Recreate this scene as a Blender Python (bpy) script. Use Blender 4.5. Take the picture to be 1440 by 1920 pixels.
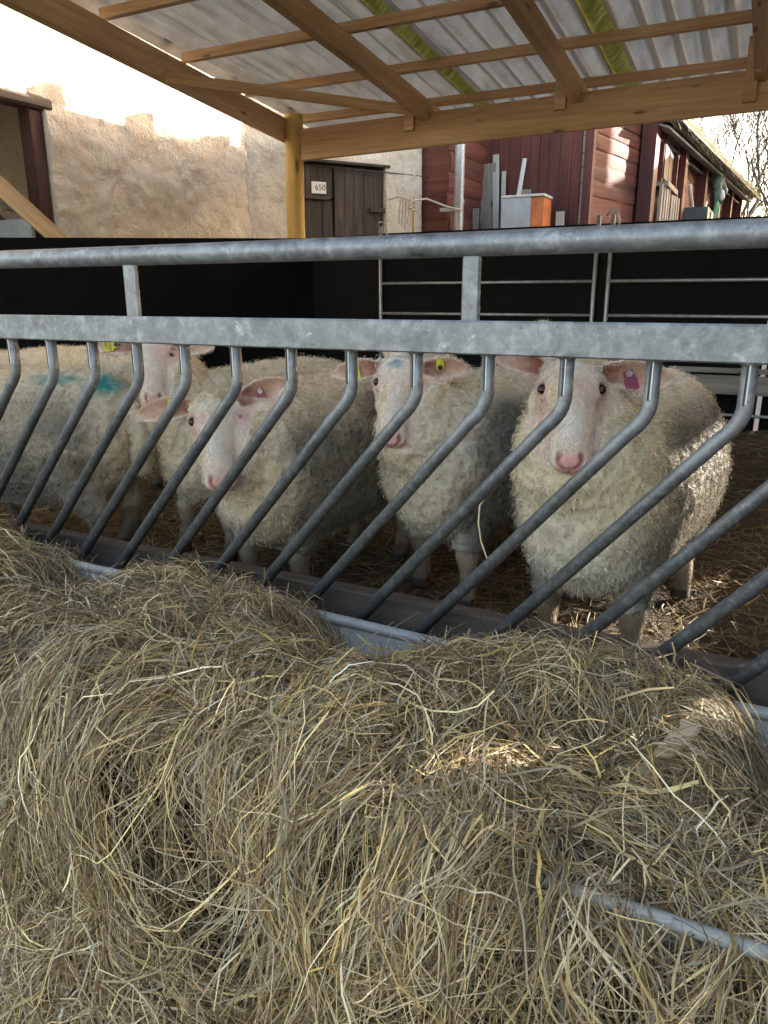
import bpy, bmesh, math, random
import numpy as np
from mathutils import Vector, Matrix, Euler
from math import radians, sin, cos, pi

for o in list(bpy.data.objects):
    bpy.data.objects.remove(o)
SC = bpy.context.scene
COL = SC.collection
rng = np.random.default_rng(7)
random.seed(7)

# ------------------------------------------------------------------ camera, sky, sun, exposure
cam_d = bpy.data.cameras.new("camera")
cam = bpy.data.objects.new("camera", cam_d)
COL.objects.link(cam)
cam_d.sensor_fit = 'VERTICAL'
cam_d.sensor_height = 36.0
cam_d.lens = 26.0
cam_d.clip_start = 0.02
cam_d.clip_end = 2000
cam.location = (0, 0, 0.9)
cam.rotation_euler = Euler((radians(90 - 16), 0, radians(27)), 'XYZ')
SC.camera = cam

SUN_AZ = radians(50)      # from +X towards +Y
SUN_EL = radians(14)
S = Vector((cos(SUN_EL) * cos(SUN_AZ), cos(SUN_EL) * sin(SUN_AZ), sin(SUN_EL)))
world = bpy.data.worlds.new("World")
SC.world = world
world.use_nodes = True
wn = world.node_tree
bg = wn.nodes['Background']
sky = wn.nodes.new('ShaderNodeTexSky')
sky.sky_type = 'NISHITA'
sky.sun_disc = False
sky.sun_elevation = SUN_EL
sky.sun_rotation = pi / 2 - SUN_AZ
sky.dust_density = 2.5
sky.ozone_density = 0.6
warm = wn.nodes.new('ShaderNodeMix'); warm.data_type = 'RGBA'; warm.blend_type = 'MULTIPLY'; warm.inputs[0].default_value = 1.0
warm.inputs[7].default_value = (1.0, .875, .775, 1)          # camera white balance set for the shade
wn.links.new(sky.outputs[0], warm.inputs[6]); wn.links.new(warm.outputs[2], bg.inputs[0])
bg.inputs[1].default_value = 0.15
sun_d = bpy.data.lights.new("sun", 'SUN')
sun_d.energy = 3.1
sun_d.angle = radians(0.5)
sun_d.color = (1.0, 0.93, 0.82)
sun = bpy.data.objects.new("sun", sun_d)
sun.rotation_euler = S.to_track_quat('Z', 'Y').to_euler()
sun.location = (20, 24, 12)
COL.objects.link(sun)
vs = SC.view_settings
vs.view_transform = 'Standard'
vs.look = 'None'
vs.gamma = 1.0
vs.exposure = 3.1
SC.cycles.max_bounces = 8
SC.cycles.diffuse_bounces = 5
SC.cycles.use_denoising = True

# ------------------------------------------------------------------ noise and mesh helpers
def _hash(ix, iy, iz, seed):
    h = (ix * 374761393 + iy * 668265263 + iz * 2147483647 + seed * 974711) & 0xFFFFFFFF
    h = ((h ^ (h >> 13)) * 1274126177) & 0xFFFFFFFF
    h = ((h ^ (h >> 16)) * 2246822519) & 0xFFFFFFFF
    return ((h ^ (h >> 15)) & 0xFFFFFF) / float(0xFFFFFF)

def vnoise(p, freq=1.0, seed=0):
    """Value noise in -1..1 of points (N,3)."""
    q = np.asarray(p, float) * freq
    i = np.floor(q).astype(np.int64)
    f = q - i
    f = f * f * (3 - 2 * f)
    r = np.zeros(len(q))
    for dx in (0, 1):
        for dy in (0, 1):
            for dz in (0, 1):
                w = (f[:, 0] if dx else 1 - f[:, 0]) * (f[:, 1] if dy else 1 - f[:, 1]) * (f[:, 2] if dz else 1 - f[:, 2])
                r += w * _hash(i[:, 0] + dx, i[:, 1] + dy, i[:, 2] + dz, seed)
    return r * 2 - 1

def fbm(p, freq, seed=0, octv=3, gain=0.5):
    r = 0; a = 1.0; t = 0
    for k in range(octv):
        r = r + a * vnoise(p, freq * 2 ** k, seed + 17 * k); t += a; a *= gain
    return r / t

def smooth(a, b, x):
    t = np.clip((x - a) / (b - a), 0, 1)
    return t * t * (3 - 2 * t)

def new_mesh(name, V, F, mat=None, parent=None, loc=None, shade_smooth=False, col=None):
    """V (N,3), F list of tuples or (M,k) array. col (N,3) goes to the colour attribute Col."""
    me = bpy.data.meshes.new(name)
    V = np.asarray(V, float)
    if loc is not None:
        V = V - np.asarray(loc, float)
    if isinstance(F, np.ndarray):
        n, k = F.shape
        me.vertices.add(len(V)); me.vertices.foreach_set('co', V.astype(np.float32).ravel())
        me.loops.add(n * k); me.loops.foreach_set('vertex_index', F.astype(np.int32).ravel())
        me.polygons.add(n); me.polygons.foreach_set('loop_start', np.arange(0, n * k, k, dtype=np.int32))
        me.polygons.foreach_set('loop_total', np.full(n, k, dtype=np.int32))
        me.update(calc_edges=True)
    else:
        me.from_pydata([tuple(v) for v in V], [], [tuple(int(i) for i in f) for f in F])
    if col is not None:
        a = me.color_attributes.new('Col', 'FLOAT_COLOR', 'POINT')
        c = np.ones((len(V), 4), np.float32); c[:, :3] = col
        a.data.foreach_set('color', c.ravel())
    if shade_smooth:
        me.polygons.foreach_set('use_smooth', np.ones(len(me.polygons), bool))
    if mat: me.materials.append(mat)
    ob = bpy.data.objects.new(name, me)
    COL.objects.link(ob)
    if loc is not None and parent is None:
        ob.location = loc
    if parent is not None:
        ob.parent = parent
    return ob

def tag(o, label=None, cat=None, group=None, kind=None):
    if label: o['label'] = label
    if cat: o['category'] = cat
    if group: o['group'] = group
    if kind: o['kind'] = kind
    return o

def thing(name, loc, label, cat, group=None):
    o = bpy.data.objects.new(name, None)
    o.empty_display_size = 0.1
    o.location = loc
    COL.objects.link(o)
    return tag(o, label, cat, group)

class MB:
    """Collects shapes (world coordinates) for one mesh."""
    def __init__(s):
        s.V = []; s.F = []; s.n = 0
    def add(s, V, F):
        V = np.asarray(V, float)
        s.V.append(V); s.F += [tuple(i + s.n for i in f) for f in F]; s.n += len(V)
    def beam(s, p0, p1, w, h, up=(0, 0, 1), ch=0.0):
        """Bar of width w (sideways) and height h (along up) from p0 to p1 with chamfered long edges."""
        p0 = Vector(p0); p1 = Vector(p1); d = (p1 - p0).normalized()
        u = Vector(up); u = (u - d * u.dot(d)).normalized(); sd = d.cross(u)
        c = min(ch, w * .4, h * .4)
        if c > 0:
            pr = [(-w/2+c, -h/2), (w/2-c, -h/2), (w/2, -h/2+c), (w/2, h/2-c), (w/2-c, h/2), (-w/2+c, h/2), (-w/2, h/2-c), (-w/2, -h/2+c)]
        else:
            pr = [(-w/2, -h/2), (w/2, -h/2), (w/2, h/2), (-w/2, h/2)]
        n = len(pr)
        V = [p0 + sd * a + u * b for a, b in pr] + [p1 + sd * a + u * b for a, b in pr]
        F = [(i, (i+1) % n, n + (i+1) % n, n + i) for i in range(n)] + [tuple(range(n))[::-1], tuple(range(n, 2*n))]
        s.add([tuple(v) for v in V], F)
    def box(s, lo, hi, ch=0.0):
        c = [(a + b) / 2 for a, b in zip(lo, hi)]
        s.beam((lo[0], c[1], c[2]), (hi[0], c[1], c[2]), hi[1]-lo[1], hi[2]-lo[2], ch=ch)
    def tube(s, pts, rad, seg=12, cap=True):
        pts = [Vector(p) for p in pts]
        if not hasattr(rad, '__len__'): rad = [rad] * len(pts)
        V = []; F = []
        t0 = (pts[1] - pts[0]).normalized()
        a = Vector((0, 0, 1)) if abs(t0.z) < .9 else Vector((1, 0, 0))
        u = (a - t0 * a.dot(t0)).normalized()
        for i, p in enumerate(pts):
            t = (pts[min(i+1, len(pts)-1)] - pts[max(i-1, 0)]).normalized()
            u = (u - t * u.dot(t)).normalized(); v = t.cross(u)
            for k in range(seg):
                an = 2 * pi * k / seg
                V.append(tuple(p + (u * cos(an) + v * sin(an)) * rad[i]))
        for i in range(len(pts) - 1):
            for k in range(seg):
                F.append((i*seg+k, i*seg+(k+1) % seg, (i+1)*seg+(k+1) % seg, (i+1)*seg+k))
        if cap:
            F.append(tuple(range(seg))[::-1]); F.append(tuple(range((len(pts)-1)*seg, len(pts)*seg)))
        s.add(V, F)
    def extrude(s, poly, origin, ux, uy, depth):
        """Closed 2-D polygon in the ux,uy plane given thickness along ux x uy."""
        o = Vector(origin); ux = Vector(ux); uy = Vector(uy); nz = ux.cross(uy).normalized() * depth
        n = len(poly)
        V = [o + ux*a + uy*b for a, b in poly] + [o + ux*a + uy*b + nz for a, b in poly]
        F = [(i, (i+1) % n, n+(i+1) % n, n+i) for i in range(n)] + [tuple(range(n))[::-1], tuple(range(n, 2*n))]
        s.add([tuple(v) for v in V], F)
    def grid(s, fn, nu, nv):
        V = [fn(i/(nu-1), j/(nv-1)) for i in range(nu) for j in range(nv)]
        F = [(i*nv+j, (i+1)*nv+j, (i+1)*nv+j+1, i*nv+j+1) for i in range(nu-1) for j in range(nv-1)]
        s.add(V, F)
    def ellipsoid(s, c, ax, seg=16, rings=10):
        """ax: three vectors (half axes)."""
        c = Vector(c); ax = [Vector(a) for a in ax]; V = []; F = []
        for i in range(1, rings):
            th = pi * i / rings
            for k in range(seg):
                ph = 2*pi*k/seg
                V.append(tuple(c + ax[0]*(sin(th)*cos(ph)) + ax[1]*(sin(th)*sin(ph)) + ax[2]*cos(th)))
        for i in range(rings-2):
            for k in range(seg):
                F.append((i*seg+k, (i+1)*seg+k, (i+1)*seg+(k+1) % seg, i*seg+(k+1) % seg))
        V.append(tuple(c + ax[2])); V.append(tuple(c - ax[2])); m = len(V)
        for k in range(seg):
            F.append((m-2, k, (k+1) % seg)); F.append((m-1, (rings-2)*seg+(k+1) % seg, (rings-2)*seg+k))
        s.add(V, F)
    def build(s, name, mat, parent=None, smooth_=False, loc=None, auto=None):
        V = np.concatenate(s.V)
        if parent is not None:
            q = parent; L = np.zeros(3)
            while q is not None:
                L += np.array(q.location); q = q.parent
            loc = L
        ob = new_mesh(name, V, s.F, mat, parent, loc, smooth_)
        if auto:
            bm = bmesh.new(); bm.from_mesh(ob.data)
            for f in bm.faces: f.smooth = True
            for e in bm.edges:
                if len(e.link_faces) == 2 and e.calc_face_angle(0) > auto: e.smooth = False
            bm.to_mesh(ob.data); bm.free()
        return ob

def ribbons(P, W, side, col, name, mat, parent=None, loc=None, colgrad=None):
    """P (N,K,3) centre lines, W (N,K) half widths, side (N,3)/(N,K,3) width direction, col (N,3)."""
    N, K, _ = P.shape
    if side.ndim == 2: side = np.repeat(side[:, None, :], K, 1)
    A = P - side * W[:, :, None]; B = P + side * W[:, :, None]
    V = np.stack([A, B], 2).reshape(-1, 3)
    base = (np.arange(N) * K * 2)[:, None]
    k = np.arange(K - 1)[None, :] * 2
    q = base + k
    F = np.stack([q, q + 1, q + 3, q + 2], -1).reshape(-1, 4)
    C = np.repeat(col[:, None, :], K * 2, 1)
    if colgrad is not None:
        C = C * np.repeat(colgrad, 2)[None, :, None]
    return new_mesh(name, V, F, mat, parent, loc, False, C.reshape(-1, 3))

def unit(v):
    return v / np.maximum(np.linalg.norm(v, axis=-1, keepdims=True), 1e-9)

# ------------------------------------------------------------------ materials
class NT:
    def __init__(s, name):
        s.m = bpy.data.materials.new(name); s.m.use_nodes = True
        s.t = s.m.node_tree; s.b = s.t.nodes['Principled BSDF']
    def n(s, ty, **kw):
        x = s.t.nodes.new(ty)
        for k, v in kw.items():
            if k in x.inputs: x.inputs[k].default_value = v
            else: setattr(x, k, v)
        return x
    def l(s, a, b): s.t.links.new(a, b)
    def coords(s, scale=(1, 1, 1), kind='Object', rnd=False):
        tc = s.n('ShaderNodeTexCoord'); mp = s.n('ShaderNodeMapping')
        mp.inputs['Scale'].default_value = scale
        s.l(tc.outputs[kind], mp.inputs['Vector'])
        if rnd:
            oi = s.n('ShaderNodeObjectInfo'); mu = s.n('ShaderNodeMath', operation='MULTIPLY'); mu.inputs[1].default_value = 37.0
            s.l(oi.outputs['Random'], mu.inputs[0]); s.l(mu.outputs[0], mp.inputs['Location'])
        return mp.outputs[0]
    def noise(s, vec, scale, detail=4, rough=.55, dist=0.0):
        x = s.n('ShaderNodeTexNoise', Scale=scale, Detail=detail, Roughness=rough, Distortion=dist)
        s.l(vec, x.inputs['Vector']); return x.outputs[0]
    def ramp(s, fac, stops, interp='LINEAR'):
        r = s.n('ShaderNodeValToRGB'); r.color_ramp.interpolation = interp
        e = r.color_ramp.elements
        while len(e) < len(stops): e.new(.5)
        for el, (p, c) in zip(e, stops):
            el.position = p; el.color = (c[0], c[1], c[2], 1) if hasattr(c, '__len__') else (c, c, c, 1)
        s.l(fac, r.inputs[0]); return r.outputs[0]
    def mix(s, fac, a, b, mode='MIX'):
        x = s.n('ShaderNodeMix', data_type='RGBA', blend_type=mode)
        for i, v in ((0, fac), (6, a), (7, b)):
            if hasattr(v, 'is_output'): s.l(v, x.inputs[i])
            elif i == 0: x.inputs[0].default_value = v
            else: x.inputs[i].default_value = (*v, 1)
        return x.outputs[2]
    def base(s, c):
        if hasattr(c, 'is_output'): s.l(c, s.b.inputs['Base Color'])
        else: s.b.inputs['Base Color'].default_value = (*c, 1)
    def bump(s, h, strength=.3, dist=.01):
        x = s.n('ShaderNodeBump', Strength=strength, Distance=dist)
        s.l(h, x.inputs['Height']); s.l(x.outputs[0], s.b.inputs['Normal'])
    def rough(s, v):
        if hasattr(v, 'is_output'): s.l(v, s.b.inputs['Roughness'])
        else: s.b.inputs['Roughness'].default_value = v

def wood_mat(name, c1, c2, c3, scale=1.0, rough=.65, knots=True, bump=.25, axis=0):
    """Grain along one of the object's own axes."""
    def ax(a, b): return tuple(a if i == axis else b for i in range(3))
    t = NT(name)
    v = t.coords(ax(1.2*scale, 22*scale), rnd=True)
    g = t.noise(v, 2.0, 6, .6, .4)
    v2 = t.coords(ax(.35*scale, 2.2*scale), rnd=True)
    g2 = t.noise(v2, 1.6, 3, .5)
    c = t.ramp(g, [(.25, c1), (.52, c2), (.8, c3)])
    c = t.mix(t.ramp(g2, [(.35, .0), (.7, .65)]), c, c1, 'MULTIPLY')
    if knots:
        vk = t.coords(ax(1.6*scale, 6*scale), rnd=True)
        vo = t.n('ShaderNodeTexVoronoi', Scale=1.3, Randomness=1.0); t.l(vk, vo.inputs['Vector'])
        kn = t.ramp(vo.outputs['Distance'], [(.06, 1.0), (.13, 0.0)])
        c = t.mix(kn, c, tuple(x * .32 for x in c1))
    t.base(c); t.rough(rough); t.bump(g, bump, .004)
    return t.m

def plain_mat(name, c, rough=.6, metal=0, noise_amt=.25, nscale=9, bump=.1, kind='Object'):
    t = NT(name)
    v = t.coords((1, 1, 1), kind)
    n = t.noise(v, nscale, 5, .6)
    lo = tuple(x * (1 - noise_amt) for x in c); hi = tuple(min(1, x * (1 + noise_amt * .6)) for x in c)
    t.base(t.ramp(n, [(.3, lo), (.7, hi)])); t.rough(rough); t.b.inputs['Metallic'].default_value = metal
    if bump: t.bump(n, bump, .004)
    return t.m

def attr_mat(name, rough=.85, sss=0.0, transl=0.0, noise_amt=0.0, nscale=60, bump=0, spec=.2):
    t = NT(name)
    a = t.n('ShaderNodeAttribute', attribute_name='Col')
    c = a.outputs['Color']
    if noise_amt:
        n = t.noise(t.coords(), nscale, 4, .6)
        c = t.mix(1.0, c, t.ramp(n, [(.25, 1 - noise_amt), (.75, 1.0)]), 'MULTIPLY')
        if bump: t.bump(n, bump, .002)
    t.base(c); t.rough(rough); t.b.inputs['Specular IOR Level'].default_value = spec
    if sss:
        t.b.inputs['Subsurface Weight'].default_value = sss
        t.b.inputs['Subsurface Radius'].default_value = (.012, .005, .003)
        t.b.inputs['Subsurface Scale'].default_value = .6
    if transl:
        tr = t.n('ShaderNodeBsdfTranslucent'); mx = t.n('ShaderNodeMixShader', Fac=transl)
        t.l(c, tr.inputs['Color']); t.l(t.b.outputs[0], mx.inputs[1]); t.l(tr.outputs[0], mx.inputs[2])
        t.l(mx.outputs[0], t.t.nodes['Material Output'].inputs['Surface'])
    return t.m

def galv_mat(name, dark=False):
    t = NT(name)
    v = t.coords()
    vo = t.n('ShaderNodeTexVoronoi', Scale=70.0); t.l(v, vo.inputs['Vector'])
    n = t.noise(v, 26, 8, .72, .4)
    n2 = t.noise(v, 4.0, 4, .6)
    c = t.ramp(n, [(.3, (.075, .079, .086)), (.5, (.165, .17, .18)), (.72, (.34, .345, .35))])
    bw = t.n('ShaderNodeRGBToBW'); t.l(vo.outputs['Color'], bw.inputs[0]); c = t.mix(.22, c, bw.outputs[0], 'SOFT_LIGHT')
    c = t.mix(t.ramp(n2, [(.35, .0), (.75, .5)]), c, (.26, .27, .28))
    r = t.ramp(n, [(.3, .38), (.7, .6)])
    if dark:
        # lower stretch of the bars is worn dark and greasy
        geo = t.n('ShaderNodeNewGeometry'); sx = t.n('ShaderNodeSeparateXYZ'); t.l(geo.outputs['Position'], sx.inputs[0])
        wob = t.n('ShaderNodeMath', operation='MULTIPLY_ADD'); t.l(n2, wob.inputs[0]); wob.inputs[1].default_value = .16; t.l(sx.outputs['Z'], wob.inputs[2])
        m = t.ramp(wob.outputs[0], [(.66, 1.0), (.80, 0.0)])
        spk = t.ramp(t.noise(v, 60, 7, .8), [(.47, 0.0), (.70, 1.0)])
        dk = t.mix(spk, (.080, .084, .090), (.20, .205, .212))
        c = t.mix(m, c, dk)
    spl = t.ramp(t.noise(v, 22, 7, .8, .6), [(.60, 0.0), (.70, .75)])
    if not dark: c = t.mix(spl, c, (.58, .58, .56))
    dst = t.ramp(t.noise(v, 38, 6, .75), [(.30, .8), (.40, 0.0)])
    c = t.mix(dst, c, (.05, .047, .043))
    t.base(c); t.rough(r); t.b.inputs['Metallic'].default_value = .45
    t.bump(n, .15, .002)
    return t.m

M = {}
M['pine'] = wood_mat('pine', (.40, .245, .115), (.55, .365, .19), (.64, .45, .26))
M['pine_grey'] = wood_mat('pine_grey', (.36, .26, .16), (.50, .38, .25), (.60, .48, .34))
M['log'] = wood_mat('log', (.42, .26, .06), (.56, .38, .11), (.62, .44, .16), .7)
M['oldboard'] = wood_mat('oldboard', (.045, .031, .023), (.085, .062, .046), (.14, .108, .082), 1.0, .8)
M['greyboard'] = wood_mat('greyboard', (.16, .14, .12), (.27, .245, .21), (.38, .35, .31), 1.0, .8)
M['doorwood'] = wood_mat('doorwood', (.035, .024, .018), (.075, .055, .042), (.15, .125, .105), 1.0, .8, False, .25, 2)
M['redpaint'] = wood_mat('redpaint', (.070, .017, .013), (.12, .030, .022), (.18, .056, .040), .8, .8, False, .4, 2)
M['redlog'] = wood_mat('redlog', (.070, .016, .008), (.125, .032, .017), (.18, .056, .032), .8, .8, False, .5)
M['log_v'] = wood_mat('log_v', (.42, .26, .06), (.56, .38, .11), (.62, .44, .16), .7, .6, True, .25, 2)
M['jamb'] = wood_mat('jamb', (.035, .014, .010), (.075, .030, .021), (.13, .065, .045), 1.2, .85, False, .5, 2)
M['darkred'] = wood_mat('darkred', (.060, .014, .012), (.11, .022, .018), (.16, .04, .032), .8, .75, False, .25, 2)
M['galv'] = galv_mat('galv')
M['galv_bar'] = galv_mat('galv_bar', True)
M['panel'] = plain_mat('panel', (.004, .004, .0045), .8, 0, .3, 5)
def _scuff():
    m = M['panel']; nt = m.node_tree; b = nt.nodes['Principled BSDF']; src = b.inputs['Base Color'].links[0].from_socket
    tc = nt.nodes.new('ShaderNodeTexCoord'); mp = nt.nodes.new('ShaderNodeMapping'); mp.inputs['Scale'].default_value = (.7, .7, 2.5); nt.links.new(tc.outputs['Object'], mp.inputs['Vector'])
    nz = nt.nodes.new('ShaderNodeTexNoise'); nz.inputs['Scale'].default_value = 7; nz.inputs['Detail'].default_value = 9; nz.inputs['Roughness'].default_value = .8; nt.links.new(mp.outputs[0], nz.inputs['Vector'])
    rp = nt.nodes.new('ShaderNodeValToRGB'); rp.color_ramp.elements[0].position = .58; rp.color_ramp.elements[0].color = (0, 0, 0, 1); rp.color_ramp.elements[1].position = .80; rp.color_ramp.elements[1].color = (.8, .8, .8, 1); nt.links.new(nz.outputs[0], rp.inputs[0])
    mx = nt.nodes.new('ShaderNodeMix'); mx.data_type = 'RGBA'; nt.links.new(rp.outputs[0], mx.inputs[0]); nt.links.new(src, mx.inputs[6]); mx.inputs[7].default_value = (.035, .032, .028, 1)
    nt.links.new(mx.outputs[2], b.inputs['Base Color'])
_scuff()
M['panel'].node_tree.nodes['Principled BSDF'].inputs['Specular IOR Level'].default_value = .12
M['trough'] = plain_mat('trough', (.27, .272, .265), .45, 0, .25, 14)
M['steel'] = plain_mat('steel', (.32, .33, .34), .45, .6, .25, 30)
M['black'] = plain_mat('black', (.010, .010, .011), .4, 0, .2, 20)
M['eye'] = NT('eye').m
_e = M['eye'].node_tree.nodes['Principled BSDF']
_e.inputs['Base Color'].default_value = (.012, .006, .004, 1); _e.inputs['Roughness'].default_value = .06
M['body'] = attr_mat('sheep_body', .75, .12, 0, .12, 90, .1)
M['wool'] = attr_mat('wool', .95, 0, .18)
M['hay'] = attr_mat('hay', .62, 0, .15, spec=.35)
M['tag_yellow'] = plain_mat('tag_yellow', (.62, .53, .03), .5, 0, .3, 40, 0)
M['tag_purple'] = plain_mat('tag_purple', (.22, .05, .26), .4, 0, .1, 40, 0)
M['tag_magenta'] = plain_mat('tag_magenta', (.23, .035, .085), .5, 0, .3, 40, 0)

def plaster_mat():
    t = NT('plaster')
    v = t.coords()
    n = t.noise(v, 7, 8, .7, .3); n2 = t.noise(v, 1.4, 4, .6); n3 = t.noise(v, 45, 4, .6)
    c = t.ramp(n2, [(.3, (.55, .47, .36)), (.55, (.66, .585, .47)), (.75, (.72, .66, .57))])
    c = t.mix(t.ramp(n, [(.28, .75), (.46, 0.0)]), c, (.42, .35, .26))
    cr = t.ramp(t.noise(v, 2.6, 6, .75, 1.2), [(.485, 0.0), (.5, 1.0), (.515, 0.0)])
    c = t.mix(t.mix(1.0, cr, t.ramp(n2, [(.6, 0.0), (.75, .8)]), 'MULTIPLY'), c, (.10, .08, .06))
    t.base(c); t.rough(.95)
    ad = t.n('ShaderNodeMath', operation='ADD'); t.l(n, ad.inputs[0])
    ml = t.n('ShaderNodeMath', operation='MULTIPLY'); ml.inputs[1].default_value = .3; t.l(n3, ml.inputs[0]); t.l(ml.outputs[0], ad.inputs[1])
    t.bump(ad.outputs[0], 1.0, .05)
    return t.m
M['plaster'] = plaster_mat()

def ground_mat():
    t = NT('yard_ground')
    v = t.coords()
    n = t.noise(v, 1.2, 6, .65); n2 = t.noise(v, 60, 5, .7)
    c = t.ramp(n, [(.3, (.15, .13, .105)), (.7, (.26, .235, .20))])
    c = t.mix(t.ramp(n2, [(.35, .0), (.7, .6)]), c, (.38, .36, .33))
    t.base(c); t.rough(.95); t.bump(n2, .5, .01)
    return t.m
M['ground'] = ground_mat()

def litter_mat():
    t = NT('litter_base')
    v = t.coords()
    n = t.noise(v, 9, 6, .7); n2 = t.noise(v, 120, 4, .7)
    c = t.ramp(n, [(.3, (.030, .020, .012)), (.7, (.075, .05, .028))])
    c = t.mix(t.ramp(n2, [(.45, 0.0), (.7, .7)]), c, (.14, .10, .055))
    t.base(c); t.rough(.95); t.bump(n2, .6, .01)
    return t.m
M['litter'] = litter_mat()

def roof_mat():
    t = NT('fibre_cement')
    v = t.coords()
    n = t.noise(v, 5, 6, .65); n2 = t.noise(t.coords((9, .7, 1)), 2.2, 5, .6)
    c = t.ramp(n, [(.3, (.66, .66, .64)), (.7, (.84, .84, .81))])
    c = t.mix(t.ramp(n2, [(.50, 0.0), (.75, .6)]), c, (.36, .35, .32))
    # dark lines along the corrugation flanks paint in the shading of the ribs
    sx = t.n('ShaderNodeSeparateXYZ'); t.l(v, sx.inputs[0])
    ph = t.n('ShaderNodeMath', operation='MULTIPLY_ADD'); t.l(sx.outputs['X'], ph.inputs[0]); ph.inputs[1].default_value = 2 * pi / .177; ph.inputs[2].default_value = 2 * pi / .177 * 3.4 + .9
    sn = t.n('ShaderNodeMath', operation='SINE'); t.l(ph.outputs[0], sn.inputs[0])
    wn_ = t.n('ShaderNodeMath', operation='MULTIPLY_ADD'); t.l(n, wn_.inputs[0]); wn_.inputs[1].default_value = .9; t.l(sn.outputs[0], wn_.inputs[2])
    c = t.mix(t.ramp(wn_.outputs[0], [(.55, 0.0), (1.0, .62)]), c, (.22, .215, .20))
    t.base(c); t.rough(.8); t.bump(n, .12, .004)
    tr = t.n('ShaderNodeBsdfTranslucent'); mx = t.n('ShaderNodeMixShader', Fac=.34)
    t.l(c, tr.inputs['Color']); t.l(t.b.outputs[0], mx.inputs[1]); t.l(tr.outputs[0], mx.inputs[2])
    t.l(mx.outputs[0], t.t.nodes['Material Output'].inputs['Surface'])
    return t.m
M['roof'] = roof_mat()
def moss_mat():
    t = NT('mossy_sheet')
    n = t.noise(t.coords((1, 3, 1)), 7, 5, .65)
    c = t.ramp(n, [(.3, (.20, .19, .07)), (.5, (.34, .32, .12)), (.7, (.50, .48, .33))])
    t.base(c); t.rough(.7)
    tr = t.n('ShaderNodeBsdfTranslucent'); mx = t.n('ShaderNodeMixShader', Fac=.62)
    t.l(c, tr.inputs['Color']); t.l(t.b.outputs[0], mx.inputs[1]); t.l(tr.outputs[0], mx.inputs[2])
    t.l(mx.outputs[0], t.t.nodes['Material Output'].inputs['Surface'])
    return t.m
M['moss'] = moss_mat()

def local_beam(name, p0, p1, w, h, mat, parent=None, up=(0, 0, 1), ch=.004):
    """A timber as its own object: local X along its length, so that the grain follows it."""
    p0 = Vector(p0); p1 = Vector(p1); d = (p1 - p0); L = d.length; d.normalize()
    u = Vector(up); u = (u - d * u.dot(d)).normalized(); sd = u.cross(d)
    b = MB(); b.beam((-L/2, 0, 0), (L/2, 0, 0), w, h, (0, 0, 1), ch)
    ob = b.build(name, mat)
    m = Matrix((d, sd, u)).transposed().to_4x4(); m.translation = (p0 + p1) / 2
    if parent is not None:
        L_ = Vector((0, 0, 0)); q = parent
        while q is not None: L_ += q.location; q = q.parent
        m.translation = m.translation - L_
        ob.parent = parent
    ob.matrix_local = m
    return ob

def text_mesh(name, txt, size, origin, ux, uy, mat, parent, depth=.0008):
    cu = bpy.data.curves.new(name, 'FONT'); cu.body = txt; cu.size = size; cu.extrude = depth; cu.align_x = 'CENTER'; cu.align_y = 'CENTER'
    tmp = bpy.data.objects.new('tmp', cu); COL.objects.link(tmp)
    dg = bpy.context.evaluated_depsgraph_get(); me = bpy.data.meshes.new_from_object(tmp.evaluated_get(dg))
    bpy.data.objects.remove(tmp); bpy.data.curves.remove(cu)
    me.name = name; me.materials.clear(); me.materials.append(mat)
    ob = bpy.data.objects.new(name, me); COL.objects.link(ob)
    ux = Vector(ux).normalized(); uz = ux.cross(Vector(uy)).normalized(); uy = uz.cross(ux)
    m = Matrix((ux, uy, uz)).transposed().to_4x4(); m.translation = Vector(origin)
    if parent is not None:
        q = parent; L_ = Vector((0, 0, 0))
        while q is not None: L_ += q.location; q = q.parent
        m.translation -= L_; ob.parent = parent
    ob.matrix_local = m
    return ob

# ------------------------------------------------------------------ ground
def ground():
    xs = np.concatenate([[-600, -120, -40, -15], np.linspace(-8, 10, 60), [16, 40, 120, 600]])
    ys = np.concatenate([[-300, -60, -15], np.linspace(-4, 26, 90), [40, 120, 900]])
    X, Y = np.meshgrid(xs, ys, indexing='ij')
    P = np.stack([X.ravel(), Y.ravel(), np.zeros(X.size)], 1)
    P[:, 2] = -.27 + .03 * fbm(P, .9, 3, 3)
    i, j = np.meshgrid(np.arange(len(xs) - 1), np.arange(len(ys) - 1), indexing='ij')
    q = (i * len(ys) + j).ravel()
    F = np.stack([q, q + len(ys), q + len(ys) + 1, q + 1], 1)
    o = new_mesh('ground', P, F, M['ground'], shade_smooth=True)
    tag(o, kind='structure')
ground()

# ------------------------------------------------------------------ whitewashed barn on the left
def frame(p0, d):
    d = Vector((d[0], d[1], 0)).normalized(); return Vector((p0[0], p0[1], 0)), d, Vector((d.y, -d.x, 0))

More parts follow.
